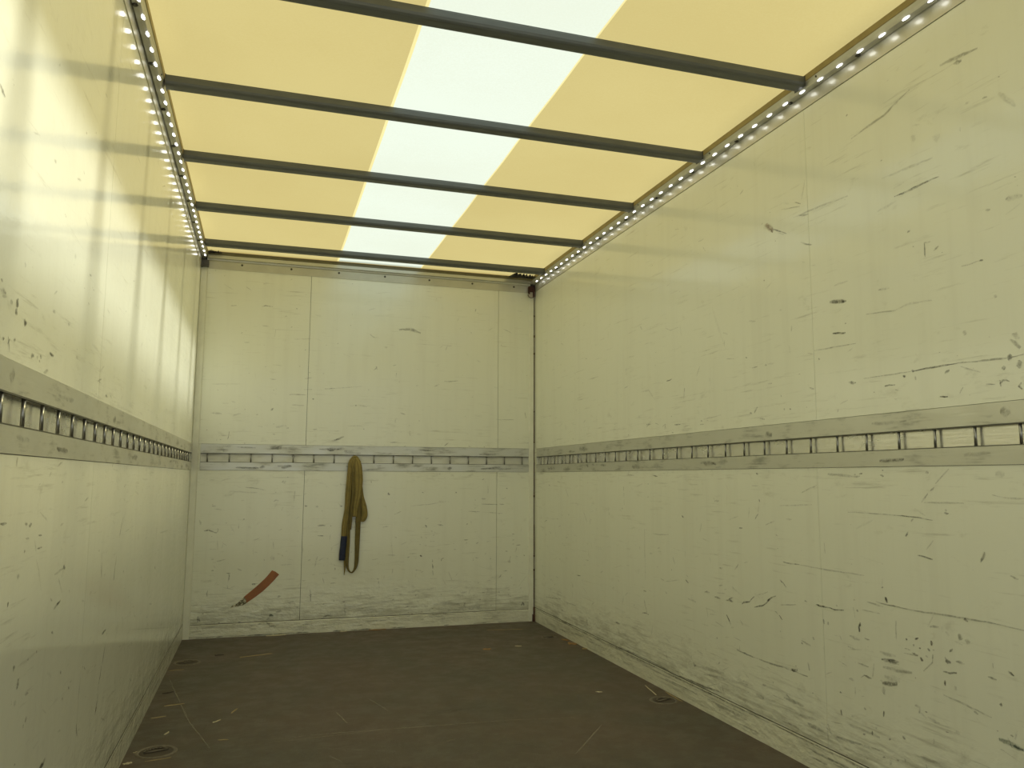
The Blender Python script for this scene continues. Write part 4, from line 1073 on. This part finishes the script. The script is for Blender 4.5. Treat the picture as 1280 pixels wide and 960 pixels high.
# ------------------------------------------------------------------ strap hanging on the front rail
def ribbon(bm, pts, depth, widths, thick=0.004, mi=0, steps=6):
    """webbing: path in the x-z plane of the front wall, width across the path, own thickness; depth = distance in front of the wall"""
    uvl = bm.loops.layers.uv.verify(); P = []
    n = len(pts)
    for i in range(n - 1):
        p0, p1, p2, p3 = (Vector(pts[max(0, min(n - 1, i + k))]) for k in (-1, 0, 1, 2))
        for s in range(steps):
            t = s / steps; t2, t3 = t * t, t ** 3
            q = 0.5 * ((2 * p1) + (p2 - p0) * t + (2 * p0 - 5 * p1 + 4 * p2 - p3) * t2 + (3 * p1 - p0 - 3 * p2 + p3) * t3)
            P.append((q, widths[i] * (1 - t) + widths[i + 1] * t, depth[i] * (1 - t) + depth[i + 1] * t))
    P.append((Vector(pts[-1]), widths[-1], depth[-1])); rings = []
    for i, (q, w, d) in enumerate(P):
        a = P[max(i - 1, 0)][0]; b = P[min(i + 1, len(P) - 1)][0]; tg = (b - a).normalized(); nr = Vector((-tg.y, tg.x))
        ring = []
        for s, e in ((-0.5, -0.15), (-0.35, -0.5), (0, -0.75), (0.35, -0.5), (0.5, -0.15), (0.5, 0.15), (0.35, 0.35), (0, 0.1), (-0.35, 0.35), (-0.5, 0.15)):
            r = q + nr * w * s; ring.append(bm.verts.new((r.x, D - d + e * thick, r.y)))
        rings.append(ring)
    for i in range(len(rings) - 1):
        for j in range(10):
            f = bm.faces.new((rings[i][j], rings[i][(j + 1) % 10], rings[i + 1][(j + 1) % 10], rings[i + 1][j])); f.smooth = True; f.material_index = mi
            for lp, q in zip(f.loops, ((i, j), (i, j + 1), (i + 1, j + 1), (i + 1, j))): lp[uvl].uv = (q[0] * 0.1, q[1] / 5)
    bm.faces.new(rings[0][::-1]); bm.faces.new(rings[-1])
sl = thing('webbing_strap', 'long olive-brown webbing strap with navy sleeve hanging folded from the front rail', 'strap', (0, 0, 0))
def shift(bm): pass
bm = bmesh.new()
# broad front fold
ribbon(bm, [(1.092, 1.205), (1.108, 1.150), (1.115, 1.05), (1.112, 0.95), (1.100, 0.86), (1.100, 0.79)], [0.020, 0.036, 0.040, 0.038, 0.034, 0.030], [0.030, 0.064, 0.070, 0.062, 0.045, 0.030], 0.006)
# left fold running down to the sleeve
ribbon(bm, [(1.088, 1.206), (1.066, 1.17), (1.060, 1.08), (1.052, 0.95), (1.046, 0.84), (1.032, 0.74), (1.026, 0.645)], [0.016, 0.026, 0.028, 0.026, 0.024, 0.022, 0.020], [0.028, 0.040, 0.042, 0.042, 0.036, 0.036, 0.032], 0.006)
# long hanging loop, left leg, turn, right leg
ribbon(bm, [(1.082, 1.19), (1.082, 1.05), (1.072, 0.90), (1.058, 0.76), (1.058, 0.60), (1.056, 0.48), (1.066, 0.425), (1.088, 0.402), (1.108, 0.418), (1.122, 0.47), (1.124, 0.60), (1.126, 0.74), (1.128, 0.86), (1.126, 0.98), (1.110, 1.12), (1.096, 1.198)],
       [0.010, 0.016, 0.018, 0.018, 0.016, 0.014, 0.014, 0.014, 0.016, 0.020, 0.022, 0.024, 0.024, 0.022, 0.016, 0.010], [0.036, 0.040, 0.042, 0.034, 0.030, 0.026, 0.014, 0.009, 0.014, 0.027, 0.033, 0.036, 0.036, 0.036, 0.034, 0.028], 0.005, 1)
# small side loop
ribbon(bm, [(1.146, 1.00), (1.152, 0.93), (1.166, 0.86), (1.172, 0.80), (1.160, 0.768), (1.144, 0.785), (1.140, 0.85), (1.140, 0.93)], [0.012, 0.014, 0.018, 0.020, 0.018, 0.012, 0.010, 0.010], [0.012, 0.022, 0.036, 0.040, 0.032, 0.030, 0.024, 0.012], 0.005)
# middle crease fold and the cord end
ribbon(bm, [(1.098, 1.20), (1.082, 1.10), (1.084, 0.95), (1.076, 0.82), (1.072, 0.70)], [0.024, 0.044, 0.044, 0.036, 0.026], [0.014, 0.018, 0.022, 0.022, 0.014], 0.005, 1)
ribbon(bm, [(1.040, 0.50), (1.043, 0.44), (1.040, 0.385)], [0.012, 0.012, 0.012], [0.016, 0.012, 0.004], 0.004)
# turn over the channel edge and round the rod
ribbon(bm, [(1.060, 1.180), (1.082, 1.2095), (1.106, 1.211), (1.132, 1.172)], [0.008, 0.004, 0.004, 0.008], [0.014, 0.018, 0.018, 0.014], 0.010)
web = obj('webbing', bm, [M['web'], M['web_dark']], sl)
bm = bmesh.new()
ribbon(bm, [(1.031, 0.655), (1.027, 0.60), (1.022, 0.54), (1.020, 0.488)], [0.022, 0.023, 0.022, 0.020], [0.042, 0.042, 0.042, 0.040], 0.014)
s_ = obj('sleeve', bm, M['navy'], sl); s_['label'] = 'navy blue plastic sleeve'

# ------------------------------------------------------------------ tape remnant on the front wall
tp = thing('tape_strip', 'short curved strip of brown-orange tape stuck low on the front wall', 'tape', (0, 0, 0))
def slab(bm, poly, y0, y1, mi=0):
    A = [bm.verts.new((x, y0, z)) for x, z in poly]; B = [bm.verts.new((x, y1, z)) for x, z in poly]; n = len(poly)
    bm.faces.new(A); bm.faces.new(B[::-1])
    for i in range(n): bm.faces.new((A[i], B[i], B[(i + 1) % n], A[(i + 1) % n]))
bm = bmesh.new()
slab(bm, [(0.553, 0.432), (0.578, 0.421), (0.601, 0.402), (0.570, 0.365), (0.535, 0.328), (0.498, 0.293), (0.452, 0.258), (0.395, 0.219), (0.390, 0.245), (0.378, 0.262), (0.418, 0.295), (0.462, 0.333), (0.506, 0.375), (0.532, 0.405)], D - 0.0018, D - 0.0003)
obj('tape_body', bm, M['tape_brown'], tp)
bm = bmesh.new()
slab(bm, [(0.395, 0.219), (0.390, 0.245), (0.378, 0.262), (0.366, 0.245), (0.352, 0.238), (0.344, 0.226), (0.330, 0.216), (0.305, 0.207), (0.292, 0.193), (0.300, 0.190), (0.322, 0.200), (0.336, 0.196), (0.352, 0.204), (0.372, 0.205)], D - 0.0016, D - 0.0003)
o = obj('torn_end', bm, M['residue'], tp); o['label'] = 'torn end with crackled pale adhesive'

# ------------------------------------------------------------------ corner brackets and torn sealant under the roof corners
t = thing('corner_bracket', 'rusty brown bracket with pale round clip high in the right corner', 'bracket', (2.43, D - 0.012, 2.49), 'brackets in the upper corners')
bm = bmesh.new(); box(bm, -0.026, 0.012, -0.020, 0.0, 0.028, 0.072); box(bm, -0.030, -0.022, -0.024, 0.0, 0.010, 0.066); box(bm, 0.008, 0.018, -0.022, 0.0, -0.010, 0.074)
obj('plate', bm, M['rust'], t)
bm = bmesh.new(); n = 24; cyl(bm, (-0.008, 0.0, 0.006), (-0.008, -0.012, 0.006), 0.024, 24); obj('clip', bm, M['pale'], t)
bm = bmesh.new(); pts = [(-0.008 + 0.026 * math.cos(a), -0.013, 0.006 + 0.026 * math.sin(a)) for a in (math.pi * (1 + k / 10) for k in range(11))]; tube(bm, pts, 0.0022); obj('wire', bm, M['rust'], t)
t = thing('corner_bracket', 'small dark bracket high in the left corner below the roof rail', 'bracket', (0.03, D - 0.012, 2.545), 'brackets in the upper corners')
bm = bmesh.new(); box(bm, -0.028, 0.022, -0.022, 0.0, -0.026, 0.020); box(bm, -0.028, -0.02, -0.03, 0.0, -0.03, 0.024); obj('plate', bm, M['bolt'], t)
bm = bmesh.new(); cyl(bm, (-0.004, -0.026, -0.004), (-0.004, -0.020, -0.004), 0.007, 6); obj('bolt', bm, M['bolt'], t)

def rag(name, label, x0, x1, y0, y1, z0, z1, seed, m='black'):
    rnd = random.Random(seed); bm = bmesh.new(); n = 22; top, bot = [], []
    for i in range(n + 1):
        t = i / n; x = x0 + (x1 - x0) * t; e = math.sin(math.pi * min(0.98, max(0.02, t ** 0.7))) ** 0.7
        y = y0 + (y1 - y0) * t * 0.3; w = (y1 - y0) * (0.25 + 0.75 * e) * rnd.uniform(0.6, 1.1); z = z0 + (z1 - z0) * rnd.uniform(0, 1)
        top.append([bm.verts.new((x, y, z + 0.007)), bm.verts.new((x + rnd.uniform(-.004, .004), y1 - 0.002 - w * 0.2, z1 + 0.004))])
        bot.append([bm.verts.new((x, y, z)), bm.verts.new((x, y1 - 0.002 - w * 0.2, z1 - 0.006 * e))])
    for i in range(n):
        for a, b in ((top[i], top[i + 1]), (bot[i], bot[i + 1])): bm.faces.new((a[0], a[1], b[1], b[0]))
        bm.faces.new((top[i][0], top[i + 1][0], bot[i + 1][0], bot[i][0])); bm.faces.new((top[i][1], top[i + 1][1], bot[i + 1][1], bot[i][1]))
    bm.faces.new((top[0][0], top[0][1], bot[0][1], bot[0][0])); bm.faces.new((top[n][0], top[n][1], bot[n][1], bot[n][0]))
    return tag(obj(name, bm, M[m]), label, 'sealant', 'torn sealant under the front roof corners')
rag('torn_sealant', 'ragged black torn sealant at the right end of the front header', 2.23, 2.418, 5.56, 5.716, 2.588, 2.618, 3)
rag('torn_sealant', 'small scrap of dark torn sealant at the left end of the front header', 0.045, 0.135, 5.66, 5.722, 2.606, 2.622, 8)

# ------------------------------------------------------------------ recessed lashing rings in the floor
def ring_bm_plate(r):
    bm = bmesh.new(); n = 40; prof = [(r, 0.0002), (r - 0.003, 0.0028), (r - 0.012, 0.003), (r - 0.016, 0.0006)]
    R = [[bm.verts.new((a * math.cos(k), a * math.sin(k), z)) for k in (2 * math.pi * i / n for i in range(n))] for a, z in prof]
    for a, b in zip(R[:-1], R[1:]):
        for i in range(n): f = bm.faces.new((a[i], a[(i + 1) % n], b[(i + 1) % n], b[i])); f.smooth = True
    return bm
def cup_bm(r):
    bm = bmesh.new(); cyl(bm, (0, 0, 0.0001), (0, 0, 0.0008), r - 0.015, 32)
    for s in (-1, 1): cyl(bm, (s * r * 0.42, r * 0.25, 0.0008), (s * r * 0.42, r * 0.25, 0.0020), r * 0.16, 14)
    return bm
for lab, x, y, r in (('round recessed lashing ring in the floor by the left wall, nearest the camera', 0.112, 3.49, 0.078), ('round recessed lashing ring in the floor in the far left corner', 0.092, 5.05, 0.075),
                     ('round recessed lashing ring in the floor halfway along the right wall', 2.365, 3.56, 0.070), ('small recessed lashing ring in the floor in the far right corner', 2.352, 5.14, 0.055)):
    t = thing('floor_lashing_ring', lab, 'floor ring', (x, y, 0), 'recessed lashing rings in the floor', rz=0.3)
    obj('rim', ring_bm_plate(r), M['ring'], t); obj('cup', cup_bm(r), M['ring_dark'], t)
    bm = bmesh.new(); q = r * 0.55
    pts = [(q * math.cos(a), q * math.sin(a) * 0.8, 0.0042) for a in (math.pi * k / 10 for k in range(11))]; tube(bm, pts + [pts[0]], 0.0032, 8)
    obj('ring', bm, M['ring'], t)

# ------------------------------------------------------------------ litter on the floor
def sliver(name, label, cat, p, q, w, h, m, seed, group):
    rnd = random.Random(seed); bm = bmesh.new(); p, q = Vector(p), Vector(q); c = (p + q) / 2; d = (q - p); n = Vector((-d.y, d.x)).normalized(); N = 6; rings = []
    for i in range(N + 1):
        t = i / N; o_ = p.lerp(q, t) - c + n * rnd.uniform(-0.25, 0.25) * w; ww = w * (0.35 + 0.65 * math.sin(math.pi * min(max(t, 0.08), 0.92))) / 2; hh = h * rnd.uniform(0.7, 1.1)
        rings.append([bm.verts.new((o_.x - n.x * ww, o_.y - n.y * ww, 0.0004)), bm.verts.new((o_.x + n.x * ww, o_.y + n.y * ww, 0.0004)), bm.verts.new((o_.x + n.x * ww * 0.5, o_.y + n.y * ww * 0.5, hh)), bm.verts.new((o_.x - n.x * ww * 0.6, o_.y - n.y * ww * 0.6, hh))])
    for a, b in zip(rings[:-1], rings[1:]):
        for j in range(4): bm.faces.new((a[j], a[(j + 1) % 4], b[(j + 1) % 4], b[j]))
    bm.faces.new(rings[0][::-1]); bm.faces.new(rings[-1])
    o = obj(name, bm, M[m]); o.location = (c.x, c.y, 0); return tag(o, label, cat, group)
G = 'splinters and straw on the floor'
for a in (
 ('wood_splinter', 'long pale splinter on the floor below the tape strip', 'splinter', (0.38, 5.10), (0.565, 5.155), 0.010, 0.004, 'straw', 1),
 ('wood_splinter', 'dark splinter on the floor left of the long pale one', 'splinter', (0.235, 5.20), (0.285, 5.205), 0.016, 0.004, 'darkwood', 2),
 ('wood_splinter', 'dark splinter by the left wall below the far floor ring', 'splinter', (0.035, 4.38), (0.085, 4.40), 0.012, 0.004, 'darkwood', 3),
 ('straw_stalk', 'pale stalk by the left wall just in front of the far floor ring', 'straw', (0.012, 4.87), (0.09, 4.88), 0.006, 0.003, 'straw', 4),
 ('straw_stalk', 'upper of two pale stalks between the left floor rings', 'straw', (0.07, 4.145), (0.155, 4.165), 0.007, 0.003, 'straw', 5),
 ('straw_stalk', 'lower of two pale stalks between the left floor rings', 'straw', (0.035, 3.96), (0.095, 3.975), 0.007, 0.003, 'straw', 6),
 ('straw_stalk', 'pale stalk lying against the near rim of the nearest floor ring', 'straw', (0.085, 3.385), (0.175, 3.405), 0.005, 0.003, 'straw', 7),
 ('straw_stalk', 'long straw beside the right floor ring, pointing to the wall', 'straw', (2.405, 3.83), (2.375, 3.655), 0.006, 0.003, 'paleflake', 8),
 ('straw_stalk', 'long straw lying along the foot of the right wall', 'straw', (2.448, 3.70), (2.440, 3.52), 0.006, 0.003, 'straw', 9),
 ('straw_stalk', 'long bent straw on the floor before the front right corner', 'straw', (2.02, 5.50), (2.27, 5.46), 0.006, 0.003, 'straw', 10),
 ('paint_flake', 'bright flake on the floor at the bottom left, by the kick plate', 'flake', (0.012, 3.375), (0.035, 3.395), 0.022, 0.003, 'paleflake', 11),
 ('paint_flake', 'pale flake left of the nearest floor ring', 'flake', (0.028, 3.50), (0.045, 3.51), 0.012, 0.003, 'paleflake', 12),
 ('paint_flake', 'pale curled flake in the open floor right of the stalks', 'flake', (0.300, 3.815), (0.330, 3.85), 0.010, 0.003, 'paleflake', 13),
 ('paint_flake', 'pale curled flake lying furthest right on the open left half of the floor', 'flake', (0.372, 3.94), (0.395, 4.005), 0.008, 0.003, 'straw', 14),
 ('paint_flake', 'thin pale crescent flake midway across the near floor', 'flake', (0.335, 3.565), (0.375, 3.56), 0.008, 0.003, 'straw', 15),
 ('paint_flake', 'small pale flake between the lower stalk and the nearest ring', 'flake', (0.118, 3.70), (0.132, 3.74), 0.010, 0.003, 'paleflake', 16),
 ('wood_chip', 'orange-brown chip alone on the floor before the front right corner', 'wood chip', (1.825, 4.90), (1.875, 4.905), 0.042, 0.005, 'leaf', 17),
 ('paint_flake', 'curled pale flake right of the orange-brown chip', 'flake', (2.050, 4.945), (2.085, 4.925), 0.018, 0.004, 'paleflake', 18),
 ('paint_flake', 'small pale flake on the floor left of the right floor ring', 'flake', (2.11, 3.80), (2.14, 3.785), 0.010, 0.003, 'paleflake', 19),
 ('dry_leaf', 'brown dry leaf against the foot of the right wall near the corner', 'leaf', (2.405, 4.93), (2.452, 4.88), 0.052, 0.006, 'leaf', 20),
 ('dry_leaf', 'reddish leaf scrap between the far right floor ring and the leaf', 'leaf', (2.412, 5.05), (2.445, 5.01), 0.030, 0.005, 'leaf', 21),
 ('dry_leaf', 'smaller leaf scrap below the brown dry leaf at the right wall', 'leaf', (2.435, 4.755), (2.452, 4.725), 0.022, 0.005, 'straw', 22),
 ('wood_splinter', 'pale splinter against the foot of the front wall, below the tape strip', 'splinter', (0.53, 5.715), (0.66, 5.728), 0.014, 0.005, 'paleflake', 23),
 ('wood_splinter', 'short pale splinter against the foot of the front wall, below the strap', 'splinter', (1.02, 5.725), (1.07, 5.730), 0.012, 0.005, 'paleflake', 24),
 ('wood_splinter', 'rusty-brown splinter against the foot of the front wall, right of the strap', 'splinter', (1.22, 5.722), (1.34, 5.730), 0.016, 0.006, 'leaf', 25),
): sliver(*a, G)
